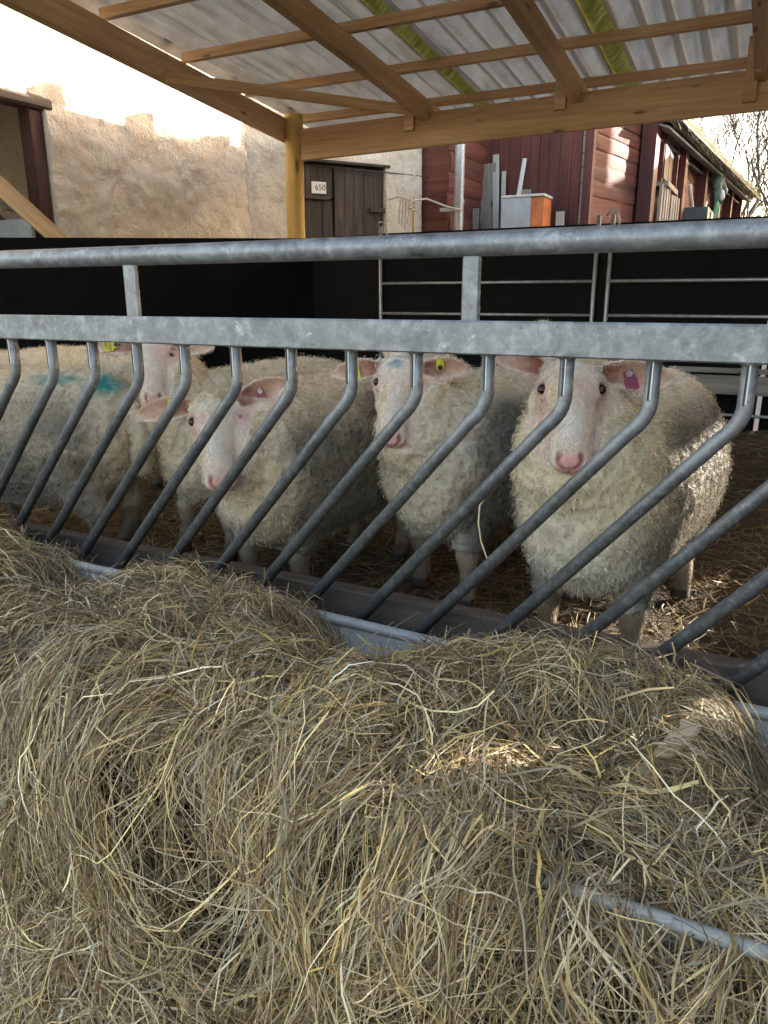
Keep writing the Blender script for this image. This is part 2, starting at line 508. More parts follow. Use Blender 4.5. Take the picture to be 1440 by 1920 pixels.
def plaster_wall(name, P0, d, t0, t1, z1, holes, parent, step=.022, amp=.024, wrap=.22, seed=1):
    """Rough rendered wall: a displaced sheet with its thickness returned at every edge."""
    p0, d, n = frame(P0, d)                 # n points out of the wall, to the yard
    ts = np.arange(t0, t1 + 1e-6, (t1 - t0) / round((t1 - t0) / step)); zs = np.concatenate([np.arange(-.3, 1.2, .08), np.arange(1.2, z1 + 1e-6, .024)])
    for (a, b, c, e) in holes:
        for v in (a, b): ts[np.argmin(abs(ts - v))] = v
        zs[np.argmin(abs(zs - e))] = e
    T, Z = np.meshgrid(ts, zs, indexing='ij')
    P = np.stack([T.ravel(), np.zeros(T.size), Z.ravel()], 1)
    off = amp * (.9 * fbm(P, 3.2, seed, 2) + 1.0 * fbm(P, 10, seed + 5, 4, .65))
    off = np.where((abs(P[:, 0] - t0) < 1e-4) | (abs(P[:, 0] - t1) < 1e-4), off - .02, off)
    nz = len(zs); ok = np.ones((len(ts) - 1, nz - 1), bool)
    for (a, b, c, e) in holes:
        tc = (ts[1:] + ts[:-1]) / 2; zc = (zs[1:] + zs[:-1]) / 2
        ok &= ~((tc[:, None] > a) & (tc[:, None] < b) & (zc[None] > c) & (zc[None] < e))
    V = np.array([list(p0 + d * t + n * o) for t, o in zip(P[:, 0], off)]); V[:, 2] = P[:, 2]
    F = []; edges = {}
    for i in range(len(ts) - 1):
        for j in range(nz - 1):
            if ok[i, j]:
                f = (i*nz+j, i*nz+j+1, (i+1)*nz+j+1, (i+1)*nz+j); F.append(f)
                for a, b in zip(f, f[1:] + f[:1]):
                    if (b, a) in edges: del edges[(b, a)]
                    else: edges[(a, b)] = 1
    V2 = V - np.array(n) * wrap - np.stack([np.zeros(len(V)), np.zeros(len(V)), np.zeros(len(V))], 1)
    N = len(V)
    for a, b in edges: F.append((b, a, a + N, b + N))
    F += [tuple(v + N for v in f[::-1]) for f in F[:int(ok.sum())]]
    L = np.array(parent.location)
    return new_mesh(name, np.concatenate([V, V2]), F, M['plaster'], parent, L, True)

pb = thing('plaster_barn', (-5.02, 6.75, -.27), 'rough whitewashed barn with dark plank door, half in sun and half in shade', 'barn')
W1P, W1D = (-5.30, 3.93), (.27, 2.82)
W2P, W2D = (-5.03, 6.75), (.59, .807)
plaster_wall('side_wall', W1P, W1D, -4.0, 2.87, 4.3, [(-1.4, .56, -1, 2.40)], pb, seed=11)
plaster_wall('gable_wall', W2P, W2D, -.02, 2.09, 4.3, [(.60, 1.61, -1, 2.325)], pb, amp=.016, seed=31)
# roof, above what the photo shows
b = MB()
b.extrude([(0, 0), (2.6, 1.6), (2.6, 1.75), (-.1, .1)], (-5.75, -.3, 4.3), (-1, 0, 0), (0, 0, 1), -7.6)
b.build('roof', M['greyboard'], pb)
def wpt(P0, D, t, out, z):
    p0, d, n = frame(P0, D); q = p0 + d * t + n * out; return (q.x, q.y, z)
def wall_bar(mb, P0, D, t0, t1, z0, z1, o0, o1, ch=.004):
    p0, d, n = frame(P0, D); zc = (z0 + z1) / 2; oc = (o0 + o1) / 2
    mb.beam(wpt(P0, D, t0, oc, zc), wpt(P0, D, t1, oc, zc), abs(o1 - o0), z1 - z0, ch=ch)
# left doorway: dark red jamb, rotten lintel, room behind
b = MB(); wall_bar(b, W1P, W1D, .44, .545, -.2, 2.33, -.16, -.02, .01); b.build('door_jamb', M['jamb'], pb)
o = local_beam('lintel', wpt(W1P, W1D, -1.5, -.06, 2.37), wpt(W1P, W1D, .62, -.06, 2.36), .16, .085, M['oldboard'], pb, ch=.02)
b = MB(); wall_bar(b, W1P, W1D, -1.9, 4.2, -.25, 2.7, -1.0, -.9); b.build('inner_wall', M['plaster'], pb)
b = MB(); b.beam(wpt(W1P, W1D, -1.3, -.3, 2.75), wpt(W1P, W1D, .50, -.28, 1.25), .05, .13); b.build('inner_brace', M['oldboard'], pb); b = MB(); b.beam(wpt(W1P, W1D, -.9, -.5, 2.2), wpt(W1P, W1D, .2, -.5, 1.1), .04, .06)
b.build('inner_brace', M['oldboard'], pb)
b = MB(); wall_bar(b, W1P, W1D, .20, .46, 1.57, 1.63, -.16, -.10); b.build('door_batten', M['greyboard'], pb)
# grey plank door with number plate
def door_leaf(mb, t0, t1, z0, z1, n, out, seed):
    r = random.Random(seed); w = (t1 - t0) / n
    for k in range(n):
        a = t0 + k * w; wall_bar(mb, W2P, W2D, a + .002, a + w - .003, z0, z1 + r.uniform(-.008, .004), out - .03, out + r.uniform(-.004, .004), .003)
b = MB(); door_leaf(b, .61, .985, 1.975, 2.31, 3, -.06, 1); door_leaf(b, .61, .985, -.2, 1.95, 3, -.065, 2)
leaf = b.build('door', M['doorwood'], pb)
b = MB(); wall_bar(b, W2P, W2D, .62, .94, 1.955, 1.985, -.055, -.03); b.build('ledge', M['oldboard'], leaf)
b = MB(); door_leaf(b, 1.0, 1.60, -.2, 2.30, 5, -.045, 3)
leaf2 = b.build('door', M['doorwood'], pb)
b = MB(); wall_bar(b, W2P, W2D, 1.42, 1.64, 1.855, 1.90, -.04, -.005); b.build('latch', M['oldboard'], leaf2)
b = MB(); wall_bar(b, W2P, W2D, .55, 1.66, 2.322, 2.35, -.10, .018); b.build('door_head', M['doorwood'], pb)
PLATE = plain_mat('plate_white', (.72, .71, .66), .4, 0, .12, 25, 0)
b = MB(); wall_bar(b, W2P, W2D, .735, .905, 2.015, 2.135, -.056, -.050, .001)
pl = b.build('number_plate', PLATE, leaf)
p0, d2, n2 = frame(W2P, W2D)
text_mesh('number', '650', .085, wpt(W2P, W2D, .835, -.049, 2.075), d2, (0, 0, 1), M['black'], pl, .0006)
b = MB(); b.tube([wpt(W2P, W2D, .90 + 1.55 * k, -.002, 2.29 - .03 * k) for k in (0, 1)], .006, 6); b.build('cable', M['black'], pb)

b = MB(); wall_bar(b, W2P, W2D, .5, 1.7, -.25, 2.4, -.30, -.16); b.build('door_gap_blocker', M['black'], pb)  # black board added behind the leaves to block light in the gaps
b = MB(); wall_bar(b, W1P, W1D, -1.9, 2.5, 2.71, 2.79, -1.2, -.23); b.build('inner_ceiling', M['oldboard'], pb)
# pole with rope at the corner of the barn
t = thing('rope_pole', (-3.70, 8.0, -.27), 'thin pale pole with a rope tied round it at the whitewashed corner', 'pole')
b = MB(); b.tube([(-3.72, 8.0, -.3), (-3.71, 8.0, 1.98)], .012, 8); b.build('pole', M['log_v'], t)
b = MB()
b.tube([(-3.98, 7.9, 1.97), (-3.86, 7.94, 2.0), (-3.72, 7.97, 1.95), (-3.6, 8.1, 1.98), (-3.4, 8.2, 1.90), (-3.24, 8.26, 1.86)], .010, 8)
for k in range(5): b.tube([(-3.84 + .03*k, 7.95, 1.97), (-3.86 + .04*k, 7.95, 1.86), (-3.87 + .035*k, 7.96, 1.72 - .03 * (k % 3))], .009, 6)
b.tube([(-3.72 + .03*cos(a), 7.99 + .03*sin(a), 1.93 - .006*a) for a in np.linspace(0, 14, 40)], .008, 6)
b.build('rope', plain_mat('rope', (.55, .49, .38), .9, 0, .2, 80), t)

# ------------------------------------------------------------------ red log barn
rb = thing('red_barn', (-2.1, 9.6, -.27), 'long red timber barn of logs and planks under a weathered thatched roof', 'barn')
def set_local(ob, parent, origin, d):
    d = Vector((d[0], d[1], 0)).normalized(); y = Vector((-d.y, d.x, 0))
    m = Matrix((d, y, Vector((0, 0, 1)))).transposed().to_4x4(); m.translation = Vector(origin) - parent.location
    ob.parent = parent; ob.matrix_local = m
def log_wall(name, P, d, L, z0, z1, h, mat, seed, out=.05, ends=0):
    """Horizontal hewn logs, rounded faces, dark seams. Outside is local -Y."""
    r = np.random.default_rng(seed); V = []; F = []; n = 0
    nz = int(round((z1 - z0) / h)); ns = max(6, int(L / .18)); K = 7
    for k in range(nz):
        a = z0 + k * h; hh = h * .90; o = r.uniform(-.012, .012); e0 = r.uniform(-ends, ends); til = r.uniform(-.012, .012)
        xs = np.linspace(-e0, L + r.uniform(-ends, ends), ns)
        for x in xs:
            for q in range(K):
                u = q / (K - 1); bul = out * (1 - abs(2*u - 1) ** 3.2)
                V.append((x, -(bul + o), a + hh * u + til * (x / L - .5)))
        V = V; m = ns * K
        for i in range(ns - 1):
            for q in range(K - 1): F.append((n+i*K+q, n+i*K+q+1, n+(i+1)*K+q+1, n+(i+1)*K+q))
        F.append(tuple(range(n, n+K))[::-1]); F.append(tuple(range(n+m-K, n+m)))
        n += m
    V = np.array(V); W = V * (1, 1, 1)
    V[:, 1] -= .008 * fbm(W * (1, 1, 2.2), 5, seed, 3) ; V[:, 2] += .008 * fbm(W, 3, seed + 3, 2)
    mb = MB(); mb.add(V, F); mb.box((.0, .0, z0), (L, .14, z1))
    ob = mb.build(name, mat); set_local(ob, rb, (P[0], P[1], 0), d); return ob
log_wall('log_wall', (-3.86, 8.5), (1, 0), .36, -.27, 3.2, .205, M['redlog'], 5, .008, .01)
log_wall('log_wall', (-3.50, 8.5), (.05, 1), 1.15, -.27, 3.2, .215, M['redlog'], 6, .010, .05)
log_wall('log_wall', (-2.12, 9.62), (.2, 1), 1.85, -.27, 3.5, .17, M['redlog'], 7, .007, .0)
log_wall('log_wall', (-1.76, 11.35), (.08, 1), 9.0, -.27, 3.3, .18, M['redlog'], 8, .008, .0)
b = MB(); r = random.Random(4); x = 0
while x < 1.42:
    w = r.uniform(.10, .15); b.box((x + .002, -.025 + r.uniform(-.004, .004), -.27), (min(x + w - .003, 1.43), 0, 3.3), .003); x += w
b.box((-.02, .001, -.27), (1.46, .10, 3.3))
ob = b.build('plank_wall', M['redpaint']); set_local(ob, rb, (-3.62, 9.6, 0), (1, 0))
b = MB(); b.box((-2.20, 9.46, -.27), (-2.10, 9.60, 3.3), .01); b.build('corner_post', M['darkred'], rb)
b = MB(); b.box((-2.245, 9.55, -.27), (-2.21, 9.585, 3.3), .004); b.build('edge_board', M['greyboard'], rb)
def on_c(y, out): return -1.76 + .08 * (y - 11.35) + out
for y, w in ((11.1, .34), (13.1, .34), (14.95, .32), (16.6, .3), (18.1, .3), (19.6, .34)):
    b = MB(); b.box((on_c(y, 0) - .03, y - w/2, -.27), (on_c(y, .15), y + w/2, 3.25), .02); b.build('post', M['darkred'], rb)
for y0, y1, z0, z1 in ((11.62, 12.55, 2.52, 3.06),):
    b = MB(); b.box((on_c(y0, .02), y0, z0), (on_c(y1, .07), y1, z1)); w_ = b.build('window', plain_mat('window_dark', (.012, .011, .010), .7), rb)
    b = MB()
    b.box((on_c(y0, .05), y0 - .05, z0 - .05), (on_c(y0, .13), y0 + .02, z1 + .05)); b.box((on_c(y1, .03), y1 - .02, z0 - .05), (on_c(y1, .13), y1 + .05, z1 + .05))
    b.box((on_c(y0, .05), y0, z1), (on_c(y1, .13), y1, z1 + .07)); b.box((on_c(12, .05), y0 + .42, z0), (on_c(12, .12), y0 + .47, z1))
    b.build('frame', M['darkred'], w_)
    b = MB(); b.box((on_c(12, .02), y0 - .1, z0 - .12), (on_c(12, .20), y1 + .1, z0 - .05), .01); b.build('sill', M['greyboard'], w_)
PALE = wood_mat('pale_board', (.24, .20, .16), (.34, .30, .25), (.42, .385, .33), 1.0, .8, False, .2, 2)
for y0, y1, zt in ((11.36, 11.92, 2.42), (12.02, 12.62, 2.36)):
    b = MB(); k = y0
    while k < y1 - .05: b.box((on_c(k, .16), k, .4), (on_c(k, .20), min(k + .16, y1) - .003, zt - .02 * random.random()), .004); k += .16
    b.build('shutter', PALE, rb)
b = MB(); b.tube([(-3.30, 8.32, -.2), (-3.30, 8.32, 3.1)], .055, 16); b.tube([(-3.30, 8.32, 1.93), (-3.30, 8.32, 1.97)], .062, 16)
pipe = b.build('drainpipe', M['steel'], rb, auto=.6)
b = MB(); b.box((-3.52, 8.30, 1.86), (-3.28, 8.345, 1.90)); b.build('bracket', M['steel'], pipe)
# roof: boarded eave with thatch above, ridge away from the yard
def thatch(u, v):
    y = 10.95 + 9.15 * u; e = -1.62 + .08 * (y - 9.3)
    s_ = v * 3.2
    return (e - s_ * .80, y, 3.14 + .10 + s_ * .60)
nu, nv = 140, 26
P = np.array([thatch(i/(nu-1), j/(nv-1)) for i in range(nu) for j in range(nv)])
dn = .09 * fbm(P, 2.5, 4, 4, .6); P[:, 2] += dn; P[:, 0] += .05 * fbm(P, 6, 8, 2)
F = np.array([(i*nv+j, (i+1)*nv+j, (i+1)*nv+j+1, i*nv+j+1) for i in range(nu-1) for j in range(nv-1)])
B2 = np.array([thatch(i/(nu-1), j/(nv-1)) for i in range(nu) for j in range(nv)]) - (0, 0, .16)
nn = len(P); side = []
for i in range(nu-1): side.append((i*nv, (i)*nv+nn, (i+1)*nv+nn, (i+1)*nv))
for j in range(nv-1):
    side.append(((nu-1)*nv+j, (nu-1)*nv+j+nn, (nu-1)*nv+j+1+nn, (nu-1)*nv+j+1)); side.append((j, j+1, j+1+nn, j+nn))
F = np.concatenate([F, F[:, ::-1] + nn, np.array(side)])
tm = NT('thatch'); n_ = tm.noise(tm.coords((1, 1, 1)), 3.5, 6, .7); n2_ = tm.noise(tm.coords((1, 8, 8)), 9, 4, .7)
c_ = tm.ramp(n_, [(.3, (.16, .12, .07)), (.5, (.34, .27, .16)), (.62, (.24, .24, .08)), (.75, (.40, .36, .24))])
tm.base(tm.mix(.5, c_, tm.ramp(n2_, [(.3, (.4, .4, .4)), (.7, (1, 1, 1))]), 'MULTIPLY')); tm.rough(.95); tm.bump(n2_, .8, .03)
M['thatch'] = tm.m
roof = new_mesh('roof', np.concatenate([P, B2]), F, tm.m, rb, np.array(rb.location), True)
# loose stalks along the eave
N = 5000
u_ = rng.random(N); v_ = rng.random(N) ** 2.2 * .9
p_ = np.array([thatch(a, c) for a, c in zip(u_, v_)]); p_[:, 2] += .05 * (rng.random(N) - .2)
d_ = unit(np.stack([.8 + .3*rng.standard_normal(N), .5*rng.standard_normal(N), -.55 + .35*rng.standard_normal(N)], 1))
K = 4; tt = np.linspace(0, 1, K)
Pr = p_[:, None] + d_[:, None] * (rng.uniform(.1, .3, N)[:, None] * tt)[..., None]; Pr[..., 2] -= .05 * tt ** 2
sd = unit(np.cross(d_, rng.standard_normal((N, 3))))
cc = np.array([(.40, .33, .20), (.30, .24, .14), (.30, .31, .12), (.52, .47, .34)])[rng.integers(0, 4, N)]
ribbons(Pr, np.full((N, K), .007) * np.linspace(1, .3, K), sd, cc, 'loose_thatch', M['hay'], roof, np.array(rb.location))
for k, (dx, z, w, off) in enumerate(((.04, 3.13, .22, .0), (.0, 3.06, .2, .10), (-.06, 3.0, .16, .22))):
    a = Vector((-1.62 + .08*1.8 + dx - off, 11.0, z)); c = Vector((-1.62 + .08*10.9 + dx - off, 19.95, z))
    local_beam('eave_board', a, c, w, .028, M['greyboard'], rb, up=(.35, 0, .94))
# mossy green cloth bundle hung on the barn wall, rope and box
def crumple(mb, c, sx, sy, sz, seed, amp=.25):
    m = MB(); m.ellipsoid(c, ((sx, 0, 0), (0, sy, 0), (0, 0, sz)), 28, 20); V = np.concatenate(m.V); cc = np.array(c)
    k = 1 + amp * fbm(V, 1.3 / max(sx, sy), seed, 3); V = cc + (V - cc) * k[:, None]; mb.add(V, m.F)
t = thing('hung_cloth', (-1.20, 15.6, 2.2), 'crumpled green and white cloth bundle hanging from the red barn wall', 'cloth')
GG = plain_mat('greygreen', (.13, .18, .14), .9, 0, .5, 12)
b = MB(); crumple(b, (-1.22, 15.6, 3.0), .12, .22, .26, 3, .5); b.build('bundle', GG, t, True)
b = MB(); crumple(b, (-1.16, 15.9, 2.82), .09, .16, .2, 5, .5); b.build('bundle', GG, t, True)
b = MB()
b.grid(lambda u, v: (-1.22 + .05*sin(9*u) + .03*sin(5*v), 15.4 + .55*u + .05*sin(6*v), 2.78 - .72*v), 12, 12); b.grid(lambda u, v: (-1.235 + .05*sin(9*u) + .03*sin(5*v), 15.4 + .55*u + .05*sin(6*v), 2.78 - .72*v), 12, 12)
b.build('green_cloth', plain_mat('greencloth', (.07, .20, .13), .9, 0, .3, 9), t, True)
WC = plain_mat('whitecloth', (.7, .69, .64), .9, 0, .15, 9)
b = MB(); crumple(b, (-1.10, 15.5, 2.70), .05, .08, .09, 8); b.build('white_flap', WC, t, True)
b = MB(); crumple(b, (-1.10, 16.1, 2.85), .05, .08, .06, 9); b.build('white_flap', WC, t, True)
o = MB(); o.tube([(-1.42 + .1*u, 13.3 + 1.9*u, 2.62 - .95*u*(1-u)*1.6 - .05*u) for u in np.linspace(0, 1, 14)], .03, 8)
tag(o.build('hanging_rope', plain_mat('rope_white', (.72, .66, .58), .9, 0, .15, 60), smooth_=True), 'pale rope sagging between two posts of the red barn', 'rope')
t = thing('black_box', (-1.30, 13.9, -.27), 'dark box on a stack by the red barn wall, beneath the rope', 'box')
b = MB(); b.box((-1.5, 13.3, 2.0), (-1.12, 14.4, 2.3), .02); b.build('case', plain_mat('boxdark', (.05, .055, .055), .6), t); b = MB(); b.box((-1.5, 13.3, -.27), (-1.15, 14.4, 1.99), .02); b.build('stand', M['oldboard'], t)
b = MB(); b.box((-1.119, 13.8, 2.04), (-1.10, 14.1, 2.27), .004); b.build('door_panel', plain_mat('boxgrey', (.25, .26, .25), .5), t)

# junk leaning on the plank wall
for lab, p0, p1, w, h, m in (
    ('broad grey weathered board leaning on the red plank wall', (-3.30, 9.25, -.25), (-3.40, 9.50, 2.52), .24, .03, 'greyboard'),
    ('brown rough board leaning behind the broad grey board', (-3.52, 9.3, -.25), (-3.50, 9.50, 2.02), .10, .03, 'oldboard'),
    ('short grey offcut standing left of the broad grey board', (-3.42, 9.1, -.25), (-3.42, 9.2, 1.98), .08, .03, 'greyboard'),
    ('pale narrow plank leaning steeply against the red plank wall', (-3.04, 9.1, -.25), (-3.30, 9.52, 2.62), .075, .03, 'pale'),
    ('second pale narrow plank, close beside the steep one', (-3.00, 9.0, -.25), (-3.18, 9.5, 2.42), .05, .03, 'pale'),
    ('pale thin lath crossing the planks, tilted to the right', (-3.22, 9.2, -.25), (-2.93, 9.52, 2.55), .05, .025, 'pale'),
    ('grey stub of board between the planks and the cabinet', (-2.96, 9.45, -.25), (-2.90, 9.52, 2.20), .14, .03, 'greyboard'),
    ('short pale board standing right of the orange cabinet', (-2.36, 9.3, -.25), (-2.44, 9.45, 1.92), .10, .03, 'pale')):
    if m == 'pale': M['pale'] = M.get('pale') or wood_mat('pale_long', (.40, .38, .35), (.55, .54, .50), (.66, .65, .61), 1.0, .8, False)
    tag(local_beam('leaning_board', p0, p1, w, h, M[m], None, up=(0, -1, 0)), lab, 'board')
t = thing('cabinet', (-2.8, 9.25, -.27), 'old grey cabinet with a bright orange side before the red planks', 'cabinet')
b = MB(); b.box((-3.03, 9.02, -.27), (-2.68, 9.36, 2.05), .006); b.build('body', plain_mat('cab_grey', (.42, .45, .47), .5, 0, .2, 8), t)
b = MB(); b.box((-2.679, 9.02, -.27), (-2.53, 9.36, 2.04), .006); b.build('side_panel', plain_mat('cab_orange', (.58, .17, .05), .6, 0, .35, 8), t)
b = MB(); b.box((-3.04, 9.01, 2.051), (-2.52, 9.37, 2.08), .006); b.build('top', plain_mat('cab_top', (.6, .56, .48), .6), t)

# orange-brown timber leaning in the left doorway, grey sheet behind it
tag(local_beam('leaning_timber', (-5.35, 3.80, 1.93), (-4.90, 4.47, 1.14), .05, .125, M['pine'], None, up=(0, 0, 1)), 'thick yellow pine timber slanting down across the dark left doorway', 'timber')
b = MB(); b.box((-6.1, 4.15, .2), (-5.14, 4.18, 1.50), .004)
tag(b.build('grey_sheet', plain_mat('sheet_grey', (.30, .32, .32), .5, .2, .2, 7)), 'plain grey sheet standing below the slanting timber at the doorway', 'sheet')

# unseen blocks added across the yard to shade pen, plaster wall and red barn
t = thing('sun_blocker', (6.0, 9.0, -.27), 'plain dark plank blocks added out of view to shade the pen and walls', 'building')
b = MB(); b.box((4.6, 10.0, -.3), (6.0, 14.3, 3.9), .01); b.build('low_blocker', M['darkred'], t)
b = MB(); b.box((4.6, 14.301, -.3), (8.0, 17.95, 6.0), .01); b.build('tall_blocker', M['darkred'], t)
b = MB(); b.box((4.6, 19.4, -.3), (8.0, 27.5, 5.3), .01); b.build('far_blocker', M['darkred'], t)
b = MB(); b.extrude([(-.1, 0), (1.5, .12), (1.5, .20), (-.1, .08)], (4.6, 14.29, 3.9), (1, 0, 0), (0, 0, 1), 4.3); b.build('roof', M['greyboard'], t)  # top of the added unseen sun blocker
b = MB(); b.extrude([(-.1, 0), (3.5, .3), (3.5, .4), (-.1, .1)], (4.6, 18.05, 6.0), (1, 0, 0), (0, 0, 1), 3.7); b.build('roof', M['greyboard'], t)  # top of the added unseen sun blocker

# ------------------------------------------------------------------ bare trees
BARK = plain_mat('bark', (.055, .047, .04), .9, 0, .35, 6)
def tree(x, y, h, seed, lean, lab, r0=.16):
    r = random.Random(seed); t = thing('bare_tree', (x, y, -.27), lab, 'tree', 'bare trees behind the barn')
    trunk = MB(); crown = MB()
    def grow(mb, p, d, L, rad, depth):
        pts = [p]; n = 5; rr = [rad]
        for k in range(n):
            d = (d + Vector((r.gauss(0, .13), r.gauss(0, .13), .06 + r.gauss(0, .06)))).normalized()
            p = p + d * (L / n); pts.append(p); rr.append(rad * (1 - .45 * (k + 1) / n))
        mb.tube([tuple(q) for q in pts], rr, 6 if depth else 10)
        if depth >= 6 or rad < .008: return
        for k in range(r.choice((2, 3, 3)) if depth else 4):
            i = r.choice((2, 3, 4, 5)) if k else 5
            a = r.uniform(0, 2*pi); sp = r.uniform(.35, .85)
            nd = (d + Vector((cos(a)*sp, sin(a)*sp, r.uniform(-.1, .4)))).normalized()
            grow(crown, pts[i], nd, L * r.uniform(.55, .85), max(.0095, rr[i] * r.uniform(.5, .72)), depth + 1)
    grow(trunk, Vector((x, y, -.3)), Vector((lean, 0, 1)).normalized(), h, r0, 0)
    trunk.build('trunk', BARK, t, True); crown.build('crown', BARK, t, True)
tree(-2.25, 31, 5.0, 3, -.02, 'bare forked tree nearest the end of the thatched roof', .13)
tree(-.95, 30, 4.0, 8, -.14, 'bare leaning tree with twisted trunk beyond the barn', .19)
tree(.9, 33, 4.6, 12, .05, 'thin bare tree farthest from the barn, at the right', .14)
tree(-1.55, 29, 3.4, 31, .12, 'bare young tree between the thatched roof and the leaning tree', .10)
tree(-4.2, 42, 5.0, 21, .05, 'distant slender bare tree rising behind the thatch', .12)
def shrub(x, y, z, rad, n, lab, cols):
    t = thing('shrub', (x, y, -.27), lab, 'shrub')
    g = np.random.default_rng(int(abs(x * 100)))
    p = g.standard_normal((n, 3)); p = unit(p) * (g.random((n, 1)) ** .4) * np.array(rad) * (1 + .3 * fbm(unit(p), 2.0, 4, 2))[:, None] + (x, y, z)
    d = unit(g.standard_normal((n, 3))); sd = unit(np.cross(d, g.standard_normal((n, 3))))
    P = p[:, None] + d[:, None] * (np.linspace(0, .09, 3))[None, :, None]
    ribbons(P, np.full((n, 3), .028) * (1, 1, .2), sd, np.array(cols)[g.integers(0, len(cols), n)], 'leaves', M['hay'], t, np.array(t.location))
    b = MB()
    for k in range(1): b.tube([(x, y, -.3), (x + g.normal() * rad[0] * .4, y + g.normal() * rad[1] * .4, z + g.random() * rad[2] * .6)], (.04, .01), 6)
    b.build('stem', BARK, t)
tree(-.35, 30, 3.6, 47, .05, 'bare many-branched tree just right of the leaning tree', .13)
shrub(-.75, 27, 1.3, (1.0, 1.0, 2.2), 6000, 'yellow green ivied shrub at the foot of the leaning bare tree', [(.16, .18, .05), (.26, .27, .09), (.10, .12, .04)])
shrub(-2.6, 36, 1.6, (2.4, 1.5, 2.4), 6000, 'pale dry bush beyond the far end of the barn', [(.55, .53, .45), (.42, .42, .34), (.62, .60, .52)])
# ------------------------------------------------------------------ open shed: the roof over the pen
SLOPE = .08
def rz(y): return 2.375 + SLOPE * (6.2 - y)          # underside of the rafters
shed = thing('open_shed', (-1.0, 6.2, -.27), 'open lean-to shed of new pine timber under pale corrugated roofing sheets', 'shed')
b = MB()
b.tube([(-4.075 + .006*sin(z*3), 6.2, z) for z in np.linspace(-.3, 2.50, 12)], [.088 - .006 * k / 11 for k in range(12)], 20)
b.build('post', M['log_v'], shed, auto=.7)
for x, y in ((2.1, 6.2), (2.1, 1.6), (-4.6, 1.6), (-1.2, -9)):
    if y < 0: continue
    b = MB(); b.tube([(x, y, -.3), (x, y, rz(y))], .085, 18); b.build('post', M['log_v'], shed, auto=.7)
local_beam('beam', (-3.99, 6.2, 2.243), (2.3, 6.2, 2.30), .05, .258, M['pine'], shed)
local_beam('beam', (-4.7, 1.6, rz(1.6) - .085), (2.3, 1.6, rz(1.6) - .085), .05, .165, M['pine'], shed)
for i, x in enumerate((-4.16, -2.76, -1.52, -.28, .96, 2.16)):
    h = .185 if i == 0 else .145
    zc = (.06 if i == 0 else 0) + h / 2
    if i == 0: zc = .145 - h / 2
    m = 'pine'
    local_beam('rafter', (x, 1.2, rz(1.2) + zc), (x, 6.62, rz(7.36) + zc), .075 if i else .07, h, M[m], shed)
PY = [7.28, 6.50, 5.72, 4.94, 4.16, 3.38, 2.60, 1.82]
for y in PY:
    local_beam('purlin', (-4.22, y, rz(y) + .145 + .034), (2.3, y, rz(y) + .145 + .034), .05, .066, M['pine'], shed)
def sheet(x0, x1, y0, y1, mat, zoff, name):
    nx = int((x1 - x0) / .0148) + 2; ny = 14
    xs = np.linspace(x0, x1, nx); ys = np.linspace(y0, y1, ny)
    X, Y = np.meshgrid(xs, ys, indexing='ij')
    Z = 2.375 + SLOPE * (6.2 - Y) + .145 + .066 + .040 + zoff + .033 * np.cos(2*pi*(X + 4.4) / .177) + .003 * np.sin(X * 3 + Y)
    A = np.stack([X, Y, Z], -1).reshape(-1, 3); B = A - (0, 0, .007); n = len(A)
    F = [(i*ny+j, (i+1)*ny+j, (i+1)*ny+j+1, i*ny+j+1) for i in range(nx-1) for j in range(ny-1)]
    F += [tuple(v + n for v in f[::-1]) for f in F]
    for i in range(nx-1): F += [(i*ny, i*ny+n, (i+1)*ny+n, (i+1)*ny), (i*ny+ny-1, (i+1)*ny+ny-1, (i+1)*ny+ny-1+n, i*ny+ny-1+n)]
    for j in range(ny-1): F += [(j, j+1, j+1+n, j+n), ((nx-1)*ny+j, (nx-1)*ny+j+n, (nx-1)*ny+j+1+n, (nx-1)*ny+j+1)]
    mb = MB(); mb.add(np.concatenate([A, B]), F); return mb.build(name, mat, shed, auto=.9)
strips = (-3.92, -2.56, -1.29, .02, 1.3)
edges = [-4.38] + [s for s in strips] + [2.35]
for (ya, yb, dz) in ((1.0, 3.45, .012), (3.30, 7.46, .0)):
    for i in range(len(edges) - 1):
        a = edges[i] + (.075 if i > 1 else 0); c = edges[i+1] - (.075 if 0 < i < len(edges) - 2 else 0)
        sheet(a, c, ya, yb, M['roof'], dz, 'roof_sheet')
    for s_ in strips[1:]: sheet(s_ - .085, s_ + .085, ya, yb, M['moss'], dz + .0075, 'mossy_sheet')
for x, z0, z1, w in ((-2.90, 2.255, 2.40, .085), (-1.64, 2.285, 2.50, .085), (-.335, 2.20, 2.60, .085)):
    b = MB(); b.beam((x, 6.155, z0), (x, 6.155, z1), w, .035, (0, 1, 0), .003)
    cl = b.build('cleat', M['pine'], shed)
    for k in (.3, .7):
        b = MB(); b.ellipsoid((x, 6.136, z0 + (z1 - z0) * k), ((.006, 0, 0), (0, .004, 0), (0, 0, .006)), 8, 6); b.build('screw', M['steel'], cl)
local_beam('brace', (-4.10, 4.60, rz(4.6) - .07), (-2.80, 6.12, 2.385), .028, .075, M['pine'], shed, up=(0, 0, 1))
local_beam('brace', (-.05, 5.9, 2.70), (-.30, 5.98, 2.34), .05, .09, M['pine'], shed, up=(0, 1, 0))
local_beam('old_pole', (-.55, 4.6, 2.72), (.9, 4.6, 2.69), .11, .09, M['oldboard'], shed, ch=.03)
for k, y in enumerate((7.27, 6.45, 5.64, 4.83, 4.02, 3.2)):  # unseen blocks added on the roof edge to cast the tab shadows
    b = MB(); b.beam((-4.36 - .02, y, rz(y) + .345 + .01 * (k % 3)), (-4.22, y, rz(y) + .345), .11, .17, ch=.01); b.build('tab_shadow_block', M['greyboard'], shed)
